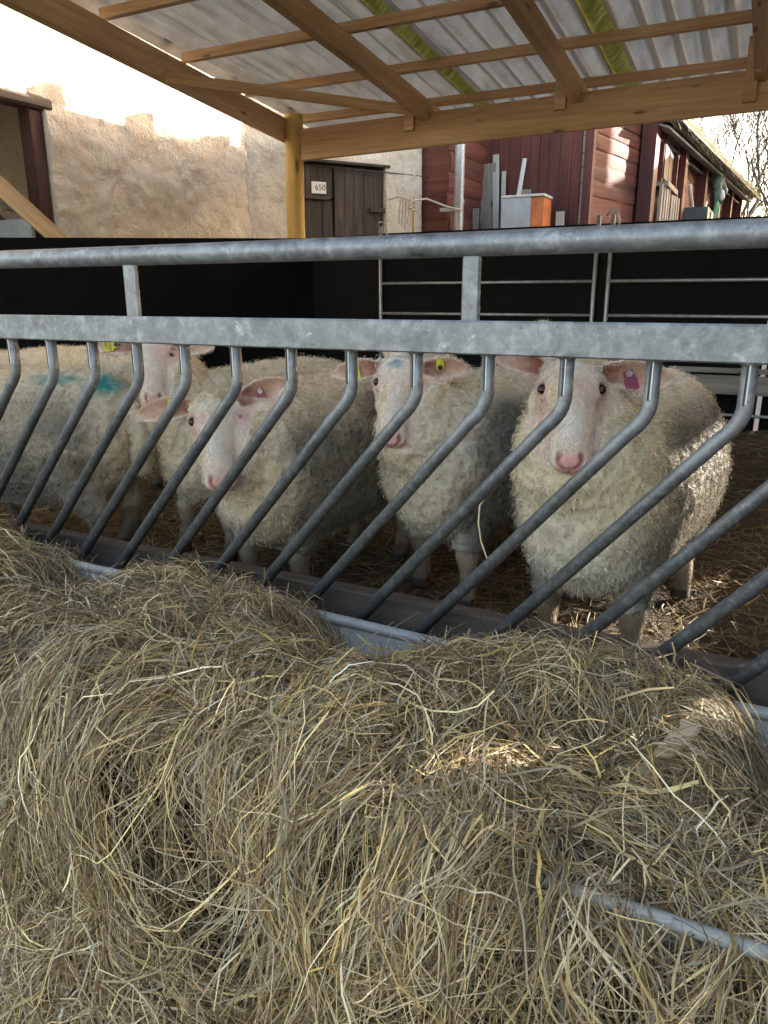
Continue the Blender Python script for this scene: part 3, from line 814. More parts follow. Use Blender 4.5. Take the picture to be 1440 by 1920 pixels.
# unseen side wall added to shade the pen; slots shaped for the sun patches
b = MB(); y = -1.2; r = random.Random(3)
SUN_GAPS = [(4.74, 5.46, .84, 1.47), (3.83, 3.91, 1.05, 1.32), (3.70, 3.735, 1.05, 1.32), (4.27, 4.32, .95, 1.25), (4.03, 4.08, .95, 1.2)]
ey = sorted(set([round(v, 3) for v in np.arange(-1.2, 6.15, .147)] + [g[0] for g in SUN_GAPS] + [g[1] for g in SUN_GAPS]))
for y, y2 in zip(ey[:-1], ey[1:]):
    w = y2 - y
    if w < .002: continue
    lo = -.25; cuts = [(g[2], g[3]) for g in SUN_GAPS if y + w / 2 > g[0] and y + w / 2 < g[1]]
    zt = rz(max(y, 1.0)) + .16
    if cuts:
        b.box((2.22, y, -.25), (2.245, y + w - .001, cuts[0][0])); b.box((2.22, y, cuts[0][1]), (2.245, y + w - .001, zt))
    else:
        b.box((2.22, y, -.25), (2.245, y + w - .001, zt))
b.build('side_wall', M['oldboard'], shed)
b = MB(); b.box((1.15, 6.23, -.25), (2.24, 6.255, 2.16)); b.build('shade_boarding', M['oldboard'], shed)  # unseen boards added to keep the low sun off the sheep

# ------------------------------------------------------------------ pen walls: black panels and hurdles
def panel(p0, p1, z0, z1a, z1b, th, lab, ch=None):
    p0 = Vector((*p0, 0)); p1 = Vector((*p1, 0)); d = (p1 - p0); L = d.length; d.normalize(); n = Vector((d.y, -d.x, 0))
    t = thing('pen_panel', (p0.x, p0.y, z0), lab, 'panel')
    b = MB(); b.extrude([(0, z0), (L, z0), (L, z1b), (0, z1a)], p0 - n * 0, d, (0, 0, 1), th); b.build('board', M['panel'], t)
    for k in np.linspace(.12, .88, max(2, int(L * 1.5))):
        q = p0 + d * (L * k) + n * (.004); b = MB(); b.ellipsoid((q.x, q.y, 1.15), ((.008, 0, 0), (0, .008, 0), (0, 0, .008)), 8, 6); b.build('bolt', M['steel'], t)
    return t
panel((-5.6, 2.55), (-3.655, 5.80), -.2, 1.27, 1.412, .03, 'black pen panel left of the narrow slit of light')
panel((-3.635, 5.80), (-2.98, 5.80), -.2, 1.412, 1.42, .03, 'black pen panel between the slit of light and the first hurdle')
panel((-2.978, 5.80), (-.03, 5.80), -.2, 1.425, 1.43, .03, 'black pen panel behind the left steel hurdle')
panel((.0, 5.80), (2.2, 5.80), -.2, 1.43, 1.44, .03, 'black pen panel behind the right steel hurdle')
def hurdle(x0, x1, y, lab, pins):
    t = thing('hurdle', ((x0 + x1) / 2, y, -.05), lab, 'hurdle', 'steel hurdles along the back of the pen')
    for z in (.12, .33, .56, .79, 1.03):
        b = MB(); b.tube([(x0, y, z), (x1, y, z)], .0125, 10); b.build('rail', M['steel'], t, True)
    for x in (x0, x1):
        b = MB(); b.tube([(x, y, -.05), (x, y, 1.41 if not pins else 1.48)], .016, 10); b.build('upright', M['steel'], t, True)
    for x in pins:
        b = MB(); b.tube([(x + .07, y - .03, 1.25), (x + .07, y - .03, 1.44), (x + .05, y - .03, 1.50), (x - .0, y - .03, 1.51), (x - .02, y - .03, 1.47)], .008, 8); b.build('drop_pin', M['steel'], t, True)
hurdle(-2.955, -1.20, 5.74, 'galvanised hurdle between the post and the pair of pins', (-2.95,))
hurdle(-1.10, 1.7, 5.74, 'galvanised hurdle right of the pair of pins', (-1.12,))
t = thing('feed_plank', (.4, 5.68, .2), 'grey horizontal plank behind the hindquarters of the biggest sheep', 'plank')
b = MB(); b.box((-.62, 5.66, .27), (1.9, 5.70, .40), .005); b.build('plank', M['greyboard'], t)
b = MB(); b.box((-.62, 5.65, .415), (1.9, 5.69, .45), .004); b.build('ledge', M['greyboard'], t)
# ------------------------------------------------------------------ feed barrier
FB = thing('feed_barrier', (-.8, 1.40, -.05), 'galvanised feed barrier with slanting bent bars in front of the sheep', 'feed barrier')
XL, XR = -3.45, 1.45
b = MB(); b.tube([(x, 1.40, 1.003 + .0015 * sin(x * 2)) for x in np.linspace(XL, XR, 30)], .0228, 24); b.build('top_rail', M['galv'], FB, auto=.7)
b = MB()
pr = [(-.026, 0.001), (-.026, .058), (-.023, .062), (-.021, .0622), (-.021, .006), (.021, .006), (.021, .0605), (.0255, .0605), (.026, .001), (.022, -.002), (-.022, -.002)]
pr = [(a, c) for a, c in pr][::-1]
b.extrude(pr, (XL, 1.40, .80), (0, 1, 0), (0, 0, 1), XR - XL); b.build('middle_rail', M['galv'], FB, auto=.5)
for x, w in ((-3.1, .04), (-1.403, .042), (-.525, .036), (.36, .04), (1.2, .04)):
    b = MB(); b.beam((x, 1.40, .855), (x, 1.40, .99), w, .012, (0, 1, 0), .003); b.build('upright', M['galv'], FB)
STEP = .1535
M['weld'] = plain_mat('weld', (.62, .62, .61), .35, .3, .15, 60)
for k in range(-8, 22):
    xt = -.024 - STEP * k
    if xt < XL + .1 or xt > XR - .05: continue
    pts = [(xt, 1.40, .81), (xt, 1.40, .726)]
    a = .418 / .49                                      # slant
    for q in np.linspace(0, 1, 7)[1:]:
        # smooth bend from vertical to slanting
        pts.append((xt - a * .045 * q ** 2 * .9, 1.40,   .726 - .062 * q))
    xe, ze = pts[-1][0], pts[-1][2]
    z1 = .11
    pts.append((xe - a * (ze - z1), 1.40, z1))
    pts = [Vector(p) for p in pts]
    b = MB(); b.tube(pts, .0136, 16)
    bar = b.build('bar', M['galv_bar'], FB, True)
    b = MB(); b.tube([(xt, 1.40, .8005), (xt, 1.40, .797), (xt, 1.40, .7935)], (.0165, .0168, .0142), 14); b.build('weld_bead', M['galv'], bar, True)
    b = MB(); b.beam((xt - .0035, 1.3864, .799), (xt - .0035, 1.3864, .728), .0030, .002, (0, 1, 0)); b.build('seam', M['black'], bar)
    b = MB(); b.beam((xt + .0005, 1.3862, .799), (xt + .0005, 1.3862, .730), .0028, .0026, (0, 1, 0), .0008); b.build('weld_strip', M['weld'], bar)
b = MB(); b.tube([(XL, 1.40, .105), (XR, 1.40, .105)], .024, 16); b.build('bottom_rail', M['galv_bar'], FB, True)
local_b = local_beam('wooden_board', (-3.4, 1.462, .150), (1.4, 1.462, .150), .042, .155, M['oldboard'], None)
tag(local_b, 'dark weathered board along the foot of the feed barrier', 'board')

# ------------------------------------------------------------------ feed trough
TR = thing('feed_trough', (-.8, 1.06, -.25), 'long pale metal feed trough half buried under loose hay', 'trough')
prof = [(1.345, .19), (1.325, .12), (1.28, .06), (1.20, .03), (.95, .03), (.86, .06), (.805, .12), (.785, .195)]
inn = [(a + (.006 if a > 1.06 else -.006), c - .004) for a, c in prof]
poly = prof + inn[::-1]
b = MB(); b.extrude([(a, c) for a, c in poly], (-2.9, 0, 0), (0, 1, 0), (0, 0, 1), 3.9); b.build('basin', M['trough'], TR, auto=.8)
for y, z in ((1.348, .19), (.780, .197)):
    rr_ = .0125 if y > 1 else .0095
    b = MB(); b.tube([(x, y, z + .004 * sin(x * 5)) for x in np.linspace(-2.9, 1.0, 40)], rr_, 12); b.build('rim', M['trough'], TR, True)
for x in (-2.9, 1.0):
    b = MB(); b.extrude([(.79, .19), (.81, .12), (.87, .05), (1.20, .03), (1.28, .06), (1.34, .19)], (x, 0, 0), (0, 1, 0), (0, 0, 1), .008); b.build('end_plate', M['trough'], TR)
for x in (-2.4, -.9, .6):
    b = MB(); b.box((x - .03, .86, -.26), (x + .03, 1.26, .028), .004); b.build('leg', M['greyboard'], TR)
tag(local_beam('wooden_batten', (-.035, 1.125, .260), (-.085, 1.005, .224), .032, .016, M['pine_grey'], None, up=(0, -.2, 1)), 'short weathered piece of batten lying half buried in the hay at the right', 'batten')
# ------------------------------------------------------------------ sheep
FLOOR = -.05
def loft(mb, secs, seg=20):
    """secs: list of (centre, u-axis*half, v-axis*up, down) cross sections; closed with end caps."""
    V = []; F = []
    for c, U, Vv, up, dn in secs:
        c = Vector(c); U = Vector(U); Vv = Vector(Vv)
        for k in range(seg):
            a = 2*pi*k/seg; s_, c_ = sin(a), cos(a)
            V.append(tuple(c + U * c_ + Vv * (s_ * (up if s_ > 0 else dn))))
    n = len(secs)
    for i in range(n-1):
        for k in range(seg): F.append((i*seg+k, i*seg+(k+1) % seg, (i+1)*seg+(k+1) % seg, (i+1)*seg+k))
    F.append(tuple(range(seg))[::-1]); F.append(tuple(range((n-1)*seg, n*seg)))
    mb.add(V, F)

EAR_W = [(0, .013), (.08, .017), (.25, .027), (.45, .0325), (.65, .030), (.82, .022), (.93, .013), (1.0, .003)]
def ear_pts(u):
    return np.interp(u, [a for a, _ in EAR_W], [w for _, w in EAR_W])

def sheep(lab, rump, chest, poll, nose, side, ears, size=1.0, hs=1.0, dirt=.5, tone=(.60, .52, .39), marks=(), fmarks=(), tags=(), voxel=.0065,
          nwool=26000, legoff=((0, 0),) * 4, seed=1, topknot=0.0, dirty=(.19, .175, .15), back=1.0, wl=1.0, wid=1.0):
    g = np.random.default_rng(seed)
    R = Vector((rump[0], rump[1], 0)); C = Vector((chest[0], chest[1], 0))
    a = (C - R); Lb = a.length; a.normalize(); bs = Vector((-a.y, a.x, 0)); Z = Vector((0, 0, 1)); s = size
    loc = ((R + C) / 2); loc.z = FLOOR
    root = thing('sheep', loc, lab, 'sheep', 'sheep in the pen')
    mb = MB()
    # trunk
    st = [(0, .05, .60, .44), (.03, .12, .655, .34), (.10, .18, .70, .27), (.25, .220, .722, .225), (.45, .235, .722, .200), (.65, .230, .715, .198), (.80, .212, .705, .205), (.91, .182, .685, .235), (.97, .135, .645, .29), (1.0, .06, .57, .39)]
    secs = []
    for u, w, zt, zb in st:
        zc = (zt + zb) / 2 * s
        secs.append((R + a * (Lb * u) + Z * (FLOOR + zc), bs * (w * s * (1 - (1 - wid) * min(1, max(0, (u - .35) / .45)))), Z, ((zt * back) - (zt + zb) / 2) * s, ((zt + zb) / 2 - zb) * s))
    loft(mb, secs, 28)
    # head frame
    p0 = Vector(poll); p1 = Vector(nose); h = (p1 - p0); L = h.length; h.normalize()
    sd = Vector(side); sd = (sd - h * sd.dot(h)).normalized(); n = h.cross(sd)
    if n.z < 0: n = -n
    k = L / .245 * hs
    # neck, from the shoulders up to the back of the skull
    q0 = R + a * (Lb * .83) + Z * (FLOOR + .50 * s); q3 = p0 + h * (.035 * k) - n * (.030 * k)
    q1 = q0.lerp(q3, .38) + a * .03 - Z * .01; q2 = q0.lerp(q3, .72) + Z * .012
    pts = [q0, q1, q2, q3]; rad = [.185 * s * (.3 + .7 * wid), .148 * s, .112 * s, .078 * k]
    mb.tube([tuple(q0.lerp(q1, .0)), tuple(q0.lerp(q1, .5)), tuple(q1), tuple(q1.lerp(q2, .5)), tuple(q2), tuple(q2.lerp(q3, .5)), tuple(q3)],
            [rad[0], (rad[0]+rad[1])/2, rad[1], (rad[1]+rad[2])/2, rad[2], (rad[2]+rad[3])/2, rad[3]], 24)
    # skull and muzzle
    hs_ = [(-.02, .022, .022, .035), (0.02, .046, .040, .055), (.10, .060, .051, .070), (.20, .068, .055, .082), (.28, .0715, .055, .088), (.36, .063, .0535, .088), (.46, .053, .051, .084), (.58, .0455, .048, .073),
           (.70, .0405, .0435, .062), (.80, .0395, .0385, .056), (.88, .0400, .032, .050), (.94, .0365, .0235, .043), (.98, .028, .012, .034), (1.0, .014, .002, .020)]
    loft(mb, [(p0 + h * (L * t), sd * (w * k), n, d * k, v * k) for t, w, d, v in hs_], 28)
    # brow ridges and cheek bones give the face its planes
    for e in (-1, 1):
        mb.ellipsoid(p0 + h * (L * .43) + sd * (e * .040 * k) + n * (-.012 * k), (h * .045 * k, sd * .019 * k, n * .028 * k), 14, 10)
    # ears: leaf shaped, cupped
    EA = []
    for e, (dirv, facing, el) in zip((-1, 1), ears):
        d = Vector(dirv).normalized(); f = Vector(facing); f = (f - d * f.dot(d)).normalized(); w_ = d.cross(f)
        b0 = p0 + h * (L * .06) + sd * (e * .046 * k) + n * (.004 * k); EL = .158 * k * el
        EA.append((b0, d, f, w_, EL)); V = []; F = []; nu, nk = 18, 9
        us = np.linspace(0, 1, nu)
        for u in us:
            hw = ear_pts(u) * k * 1.0; c = b0 + d * (EL * u) - Z * (.010 * u * u * k) 
            cup = (.75 - .35 * u) * hw
            for q in range(nk):
                x = -1 + 2 * q / (nk - 1); V.append(c + w_ * (x * hw) + f * (cup * (x * x - .4)))
            th = (.0115 if u < .9 else .009) * (1.0)
            for q in range(nk):
                x = 1 - 2 * q / (nk - 1); V.append(c + w_ * (x * hw * 1.03) + f * (cup * (x * x - .4) - th))
        m = 2 * nk
        for i in range(nu - 1):
            for q in range(m): F.append((i*m+q, i*m+(q+1) % m, (i+1)*m+(q+1) % m, (i+1)*m+q))
        F.append(tuple(range(m))[::-1]); F.append(tuple(range((nu-1)*m, nu*m)))
        mb.add([tuple(v) for v in V], F)
    # legs
    LEG = []
    for i, (fr, e) in enumerate(((1, -1), (1, 1), (0, -1), (0, 1))):
        dx, dy = legoff[i]; off = a * dx + bs * dy
        if fr:
            b0 = R + a * (Lb * .80) + bs * (e * .105 * s)
            P = [(b0, .42, .085), (b0 + off * .2, .30, .056), (b0 + off * .6 + a * .008, .205, .034), (b0 + off * .7 + a * .012, .175, .035), (b0 + off * .85, .11, .0235), (b0 + off, .055, .0265), (b0 + off + a * .012, .018, .030), (b0 + off + a * .016, .0, .031)]
        else:
            b0 = R + a * (Lb * .17) + bs * (e * .115 * s)
            P = [(b0, .46, .105), (b0 + a * .03 + off * .2, .34, .085), (b0 - a * .02 + off * .5, .255, .050), (b0 - a * .055 + off * .6, .205, .036), (b0 - a * .045 + off * .8, .12, .0245), (b0 - a * .03 + off, .055, .027), (b0 - a * .015 + off, .018, .030), (b0 - a * .01 + off, .0, .031)]
        LEG.append([(p + Z * FLOOR * 1 + Z * (z * s)) for p, z, r_ in P])
        mb.tube([tuple(p + Z * (FLOOR + z * s)) for p, z, r_ in P], [r_ * (.35 + .65 * s) for p, z, r_ in P], 16)
    # tail
    tb = R + a * .03 + Z * (FLOOR + .60 * s)
    mb.tube([tuple(tb), tuple(tb - a * .05 - Z * .05), tuple(tb - a * .065 - Z * .16), tuple(tb - a * .055 - Z * .24)], [.045, .04, .032, .02], 12)
    # one continuous surface
    me0 = bpy.data.meshes.new('tmp'); V = np.concatenate(mb.V); me0.from_pydata([tuple(v) for v in V], [], mb.F)
    bm = bmesh.new(); bm.from_mesh(me0); bmesh.ops.recalc_face_normals(bm, faces=bm.faces); bm.to_mesh(me0); bm.free()
    tmp = bpy.data.objects.new('tmp', me0); COL.objects.link(tmp)
    rm = tmp.modifiers.new('r', 'REMESH'); rm.mode = 'VOXEL'; rm.voxel_size = voxel; rm.use_smooth_shade = True
    sm = tmp.modifiers.new('s', 'SMOOTH'); sm.factor = .5; sm.iterations = 3
    dg = bpy.context.evaluated_depsgraph_get(); me = bpy.data.meshes.new_from_object(tmp.evaluated_get(dg))
    bpy.data.objects.remove(tmp); bpy.data.meshes.remove(me0)
    nv = len(me.vertices); P = np.empty(nv * 3, np.float32); me.vertices.foreach_get('co', P); P = P.reshape(-1, 3).astype(float)
    N = np.empty(nv * 3, np.float32); me.vertices.foreach_get('normal', N); N = N.reshape(-1, 3).astype(float)
    # anatomy masks in head coordinates
    hv, sv, nvv = np.array(h), np.array(sd), np.array(n); D = P - np.array(p0)
    t = D @ hv / L; ss = D @ sv / k; nn = D @ nvv / k
    hw = np.interp(t, [x[0] for x in hs_], [x[1] for x in hs_]); hd = np.interp(t, [x[0] for x in hs_], [x[2] for x in hs_]); hvn = np.interp(t, [x[0] for x in hs_], [x[3] for x in hs_])
    # the wool line climbs from the throat up behind the ears
    nz = .03 * fbm(P, 30, seed, 2)
    inside = (np.abs(ss) < hw + .022) & (nn < hd + .03) & (nn > -hvn - .012)
    line = .02 + topknot + nz * 1.5 + np.clip((-nn - .035) / .06, 0, 1.2) * .42
    head = inside & (t > line) & (t < 1.15)
    ear = np.zeros(nv, bool); inner = np.zeros(nv)
    for (b0, d, f, w_, EL) in EA:
        q = P - np.array(b0); u = q @ np.array(d) / EL; x = q @ np.array(w_); y = q @ np.array(f)
        m = (u > .10) & (u < 1.08) & (abs(x) < .045 * k) & (abs(y) < .045 * k) & (np.abs(ss) > .052)
        ear |= m
        inner = np.maximum(inner, np.where(m, smooth(.1, .75, N @ np.array(f)) * (1 - smooth(.55, 1.0, np.abs(x) / (ear_pts(np.clip(u, 0, 1)) * k))) * (1 - .4 * u), 0))
    zr = (P[:, 2] - FLOOR) / s
    leg = zr < .185 + nz * .8
    skin = head | ear | leg
    wool = ~skin
    # face details: sockets, nostrils, mouth, cheek groove
    nos = np.full(nv, 9.); 
    for e in (-1, 1):
        Q = np.array([(.912, .0215, .021), (.935, .0235, .013), (.96, .018, .006), (.975, .010, -.001)]) ; Q = Q * (1, e, 1)
        for i in range(3):
            A, B = Q[i], Q[i+1]; X = np.stack([t * L / k, ss, nn], 1); A = A * (L / k, 1, 1); B = B * (L / k, 1, 1)
            w = np.clip(((X - A) @ (B - A)) / ((B - A) @ (B - A)), 0, 1); dd = np.linalg.norm((X - A - w[:, None] * (B - A)) * (.6, 1, 1), axis=1)
            nos = np.minimum(nos, dd - (.0015 if i else .002))
    nosm = np.where(head, 1 - smooth(.001, .0065, nos), 0)
    phil = np.where(head & (t > .93), (1 - smooth(.001, .005, np.abs(ss))) * (nn < .006) * (nn > -.024), 0)
    mouth_n = -.026 + .35 * np.abs(ss) * 0 - .004 * (t < .9)
    mouth = np.where(head & (t > .74), (1 - smooth(.0015, .006, np.abs(nn - mouth_n))) * smooth(.74, .82, t), 0)
    eyes = [(p0 + h * (L * .285) + sd * (e * .0582 * k) + n * (.0225 * k)) for e in (-1, 1)]
    ed = np.minimum(*[np.linalg.norm(P - np.array(q), axis=1) for q in eyes]) / k
    tear = np.where(head, (1 - smooth(.006, .022, np.linalg.norm(np.stack([(t - .40) * L / k * .7, np.abs(ss) - .049, nn - .012], 1), axis=1))), 0)
    disp = -.0045 * nosm - .0022 * phil - .003 * mouth - .005 * tear - np.where(head, .006 * (1 - smooth(.008, .019, ed)), 0)
    disp = disp + np.where(head, .0032 * np.exp(-((ed - .0160) / .0028) ** 2), 0)
    # fleece: lumpy locks
    cur = np.abs(vnoise(P + .012 * np.stack([vnoise(P, 40, seed + 60 + i) for i in range(3)], 1), 42, seed)); lock = (.5 - cur) * .012 + fbm(P, 9, seed + 3, 2) * .011 + fbm(P, 3.2, seed + 9, 2) * .012
    disp = disp + np.where(wool, lock + .006, 0)
    P = P + N * disp[:, None]
    me.vertices.foreach_set('co', (P - np.array(loc)).astype(np.float32).ravel())
    # colours
    up = N[:, 2]
    along = (P - np.array(R)) @ np.array(a) / Lb
    lat = np.abs((P - np.array(R)) @ np.array(bs))
    front = smooth(.80, 1.02, along + .10 * fbm(P, 6, seed, 2))
    flank = smooth(.10, .20, lat) * (1 - front)
    low = 1 - smooth(.30, .62, zr)
    dmask = np.clip(dirt * (1.15 * flank * (1 - .55 * smooth(.35, .9, up)) + .55 * low * (1 - front) + .25) * (1 + .7 * fbm(P, 5, seed + 2, 3)) - .05 + .10 * fbm(P, 22, seed + 6, 2), 0, 1)
    wc = np.array(tone) * (1 - dmask[:, None]) + np.array(dirty) * dmask[:, None]
    yel = np.clip(.5 + .9 * fbm(P, 4, seed + 12, 2), 0, 1)[:, None]
    wc = wc * (1 - .28 * yel * np.array((0.0, .22, .7)))
    for (c, r_, colr, st_) in marks:
        mm = np.clip((1 - smooth(.35, 1.0, np.linalg.norm((P - np.array(c)) / np.array(r_), axis=1))) * st_ * (.75 + .8 * fbm(P, 40, seed + 20, 2)), 0, 1)[:, None]
        wc = wc * (1 - mm) + np.array(colr) * mm
    sc = np.tile(np.array((.72, .635, .545)), (nv, 1)) * (1 + .07 * fbm(P, 35, seed + 8, 3))[:, None]
    def blend(m, c):
        nonlocal sc
        m = np.clip(m, 0, 1)[:, None]; sc = sc * (1 - m) + np.array(c) * m
    blend(np.clip(.30 + 1.1 * fbm(P, 14, seed + 40, 3), 0, .7) * head * smooth(.15, .3, t), (.64, .47, .41))
    blend(np.clip(1.2 * fbm(P, 9, seed + 44, 3), 0, .6) * head, (.60, .52, .36))
    blend(.45 * np.where(head, (1 - smooth(.010, .028, np.abs(ss))) * smooth(.02, .035, nn) * smooth(.35, .5, t) * (1 - smooth(.75, .88, t)), 0), (.62, .60, .58))
    blend(.68 * (1 - smooth(.014, .030, ed)) * head, (.52, .29, .26))
    blend(.55 * tear, (.50, .27, .25))
    blend(.35 * smooth(.62, .8, t) * head, (.70, .60, .55))
    blend(.75 * np.where(head, smooth(.885, .935, t + .03 * (nn + .01) / .02 * 0) * (nn > -.016) * (np.abs(ss) < .027) * smooth(.045, .02, nn * 1.0 + 0), 0), (.66, .30, .29))
    blend(.85 * nosm, (.20, .065, .065)); blend(.7 * phil, (.34, .12, .12)); blend(.6 * mouth, (.46, .20, .19))
    blend(.7 * np.where(head, 1 - smooth(.0125, .0165, ed), 0), (.12, .06, .05))
    blend(.9 * np.clip(inner * 1.2, 0, 1) * np.clip(1.0 + .5 * fbm(P, 60, seed + 3, 2), 0, 1), (.56, .33, .22)); blend(.9 * np.clip(inner * 1.3, 0, 1) * (1 - smooth(.070, .120, np.abs(ss))) * np.clip(1 + .8 * fbm(P, 70, seed + 4, 2), 0, 1), (.26, .085, .055)); blend(.35 * ear * (1 - inner), (.70, .50, .40))
    for (tc, sc_, nc_, rr, colr, st_) in fmarks:
        mm = (1 - smooth(.3, 1.0, np.sqrt(((t - tc) * L / k / rr[0]) ** 2 + ((ss - sc_) / rr[1]) ** 2 + ((nn - nc_) / .03) ** 2))) * st_ * (.8 + .6 * fbm(P, 60, seed, 2))
        blend(np.where(head | ear | True, mm, 0), colr)
    legc = smooth(.02, .045, zr)
    sc = np.where((leg & ~head & ~ear)[:, None], np.array((.36, .285, .20)) * (1 + .75 * fbm(P, 14, seed, 3))[:, None] * (.45 + .55 * smooth(.0, .2, zr))[:, None], sc)
    hoof = (leg & (zr < .035))[:, None]; sc = np.where(hoof, np.array((.05, .04, .03)), sc)
    fc = np.where(skin[:, None], sc, wc * .90)
    ca = me.color_attributes.new('Col', 'FLOAT_COLOR', 'POINT'); cc = np.ones((nv, 4), np.float32); cc[:, :3] = np.clip(fc, 0, 1); ca.data.foreach_set('color', cc.ravel())
    me.materials.clear(); me.materials.append(M['body']); me.name = 'body'
    me.polygons.foreach_set('use_smooth', np.ones(len(me.polygons), bool)); me.update()
    ob = bpy.data.objects.new('body', me); COL.objects.link(ob); ob.parent = root
    # eyes
    for q, e in zip(eyes, (-1, 1)):
        m = MB(); c = q - sd * (e * .0005 * k); m.ellipsoid(c, (h * .0108 * k, sd * (.0104 * k), n * .0088 * k), 18, 12); m.build('eye', M['eye'], root, True)
    # ear tags
    for (ei, mat, u, hang, sz, txt) in tags:
        b0, d, f, w_, EL = EA[ei]
        c = b0 + d * (EL * u) + f * (.004 * k); hg = Vector(hang); hg = (hg - f * hg.dot(f)).normalized(); x = hg.cross(f).normalized()
        m = MB(); w, H = sz
        out = [(-.010, -.008), (.010, -.008), (.012, .008), (w/2, .016), (w/2, H - .004), (w/2 - .004, H), (-w/2 + .004, H), (-w/2, H - .004), (-w/2, .016), (-.012, .008)]
        m.extrude(out, c + f * .002, x, hg, .0022 if x.cross(hg).dot(f) > 0 else -.0022)
        tg = m.build('ear_tag', M[mat], root)
        m = MB(); m.tube([tuple(c - f * .016), tuple(c + f * .009)], .0075, 14); m.build('button', M['steel'] if mat != 'tag_yellow' else M['black'], tg)
        if txt:
            for li, line in enumerate(txt):
                text_mesh('number', line, .0135, c + f * .0052 + hg * (H * (.50 + .30 * li)), -x if (-x).cross(-hg).dot(f) > 0 else x, -hg, M['black'], tg, .0003)
    # fleece strands
    nwool = int(nwool * 4.2); wi = np.flatnonzero(wool)
    idx = wi[g.integers(0, len(wi), nwool)]
    nrm = N[idx]; p = P[idx] + g.normal(0, .006, (nwool, 3)); p -= nrm * .003
    flow = np.stack([fbm(p, 17, seed + 30 + i, 2) for i in range(3)], 1) * 1.5 + np.array([0, 0, -.75]) - np.array(a) * .35
    flow += .4 * g.standard_normal((nwool, 3))
    flow -= nrm * (flow * nrm).sum(1, keepdims=True)
    d = unit(nrm * .62 + flow * .62)
    K = 5; tt = np.linspace(0, 1, K); nwool = len(idx); Ln = g.uniform(.005, .0115, nwool) * wl * s
    sidev = unit(np.cross(d, g.standard_normal((nwool, 3)))); perp = unit(np.cross(d, sidev))
    ph = g.uniform(0, 6.28, nwool)
    crimp = np.sin(tt[None] * 8 + ph[:, None]) * .0024 * tt[None]
    Q = p[:, None] + d[:, None] * (Ln[:, None] * tt)[..., None] + perp[:, None] * crimp[..., None] + np.array([0, 0, -1]) * (Ln[:, None] * .28 * tt ** 2)[..., None] - nrm[:, None] * (Ln[:, None] * .22 * tt ** 2)[..., None]
    cs = .013; qw = p + .006 * np.stack([vnoise(p, 60, seed + 70 + i) for i in range(3)], 1); ci = np.floor(qw / cs).astype(np.int64)
    hh = np.stack([_hash(ci[:, 0], ci[:, 1], ci[:, 2], seed + 80 + i) for i in range(3)], 1)
    pull = (ci + .2 + .6 * hh) * cs - p; pull -= nrm * (pull * nrm).sum(1, keepdims=True)
    Q = Q + (pull * .5)[:, None] * (tt ** 1.3)[None, :, None]
    Q = Q + nrm[:, None] * ((hh[:, 0] - .5) * .010)[:, None, None] * tt[None, :, None]
    W = np.array([.9, 1.0, .85, .55, .12])[None] * g.uniform(.00045, .0010, nwool)[:, None]
    col = wc[idx] * np.exp(g.normal(.06, .11, nwool) + .34 * (hh[:, 1] - .5))[:, None] * (1 + .16 * fbm(P[idx], 45, seed + 50, 2))[:, None]
    speck = g.random(nwool) < .02 + .05 * dmask[idx]; col[speck] *= (.35, .3, .25)
    fl = ribbons(Q, W, sidev, np.clip(col, 0, 1), 'fleece', M['wool'], root, np.array(loc), np.array([.8, .92, 1.0, 1.06, 1.1]))
    # short hair on face, ears and legs
    si = np.flatnonzero(skin & (zr > .04) & (nosm < .1) & (ed > .019) & ~(head & (t > .90)))
    ns = int(nwool * .22); idx = si[g.integers(0, len(si), ns)]
    nrm = N[idx]; p = P[idx] + g.normal(0, .0025, (ns, 3))
    fd = np.where((head | ear)[idx][:, None], np.array(h) * 1.0, np.array([0, 0, -1.0])); fd = fd + .35 * g.standard_normal((ns, 3)); fd -= nrm * (fd * nrm).sum(1, keepdims=True)
    d = unit(nrm * .38 + unit(fd)); tt = np.linspace(0, 1, 3); Ln = g.uniform(.005, .011, ns)
    Q = p[:, None] + d[:, None] * (Ln[:, None] * tt)[..., None] - nrm[:, None] * .0008
    W = np.array([1, .8, .15])[None] * np.full((ns, 1), .0005)
    ribbons(Q, W, unit(np.cross(d, g.standard_normal((ns, 3)))), np.clip(sc[idx] * g.uniform(.78, 1.22, ns)[:, None], 0, 1), 'short_hair', M['wool'], root, np.array(loc))
    return root

CR = np.array((.891, .454, 0)); CF = np.array((-.454, .891, 0)); CU = np.array((0, 0, 1.))
def cv(r, f, u): return tuple(CR * r + CF * f + CU * u)     # right / away / up as seen from the front of the pen
toward = cv(.0, -1, .25)
BLUE = (.035, .26, .25)
sheep('largest cream sheep facing the fence with sunlit hindquarters and magenta tag', (-.285, 2.68), (-.365, 1.69), (-.402, 1.745, .750), (-.355, 1.585, .545), (.972, .235, -.02),
      ((cv(-.82, .12, .40), cv(.2, -1, -.1), 1.05), (cv(1, -.02, -.05), cv(0, -1, .1), 1.08)), 1.03, 1.03, .80, (.74, .675, .55), (), ((.02, .02, .05, (.03, .03), (.52, .40, .16), .7), (.3, -.035, .04, (.07, .016), (.60, .47, .27), .6), (.1, .0, .05, (.03, .05), (.50, .55, .46), .5)),
      ((1, 'tag_magenta', .40, cv(.35, -.1, -1), (.030, .040), None),), .0052, 42000, ((.0, .0), (.02, .02), (.0, -.02), (.03, .02)), 11, -.01, wid=.84)
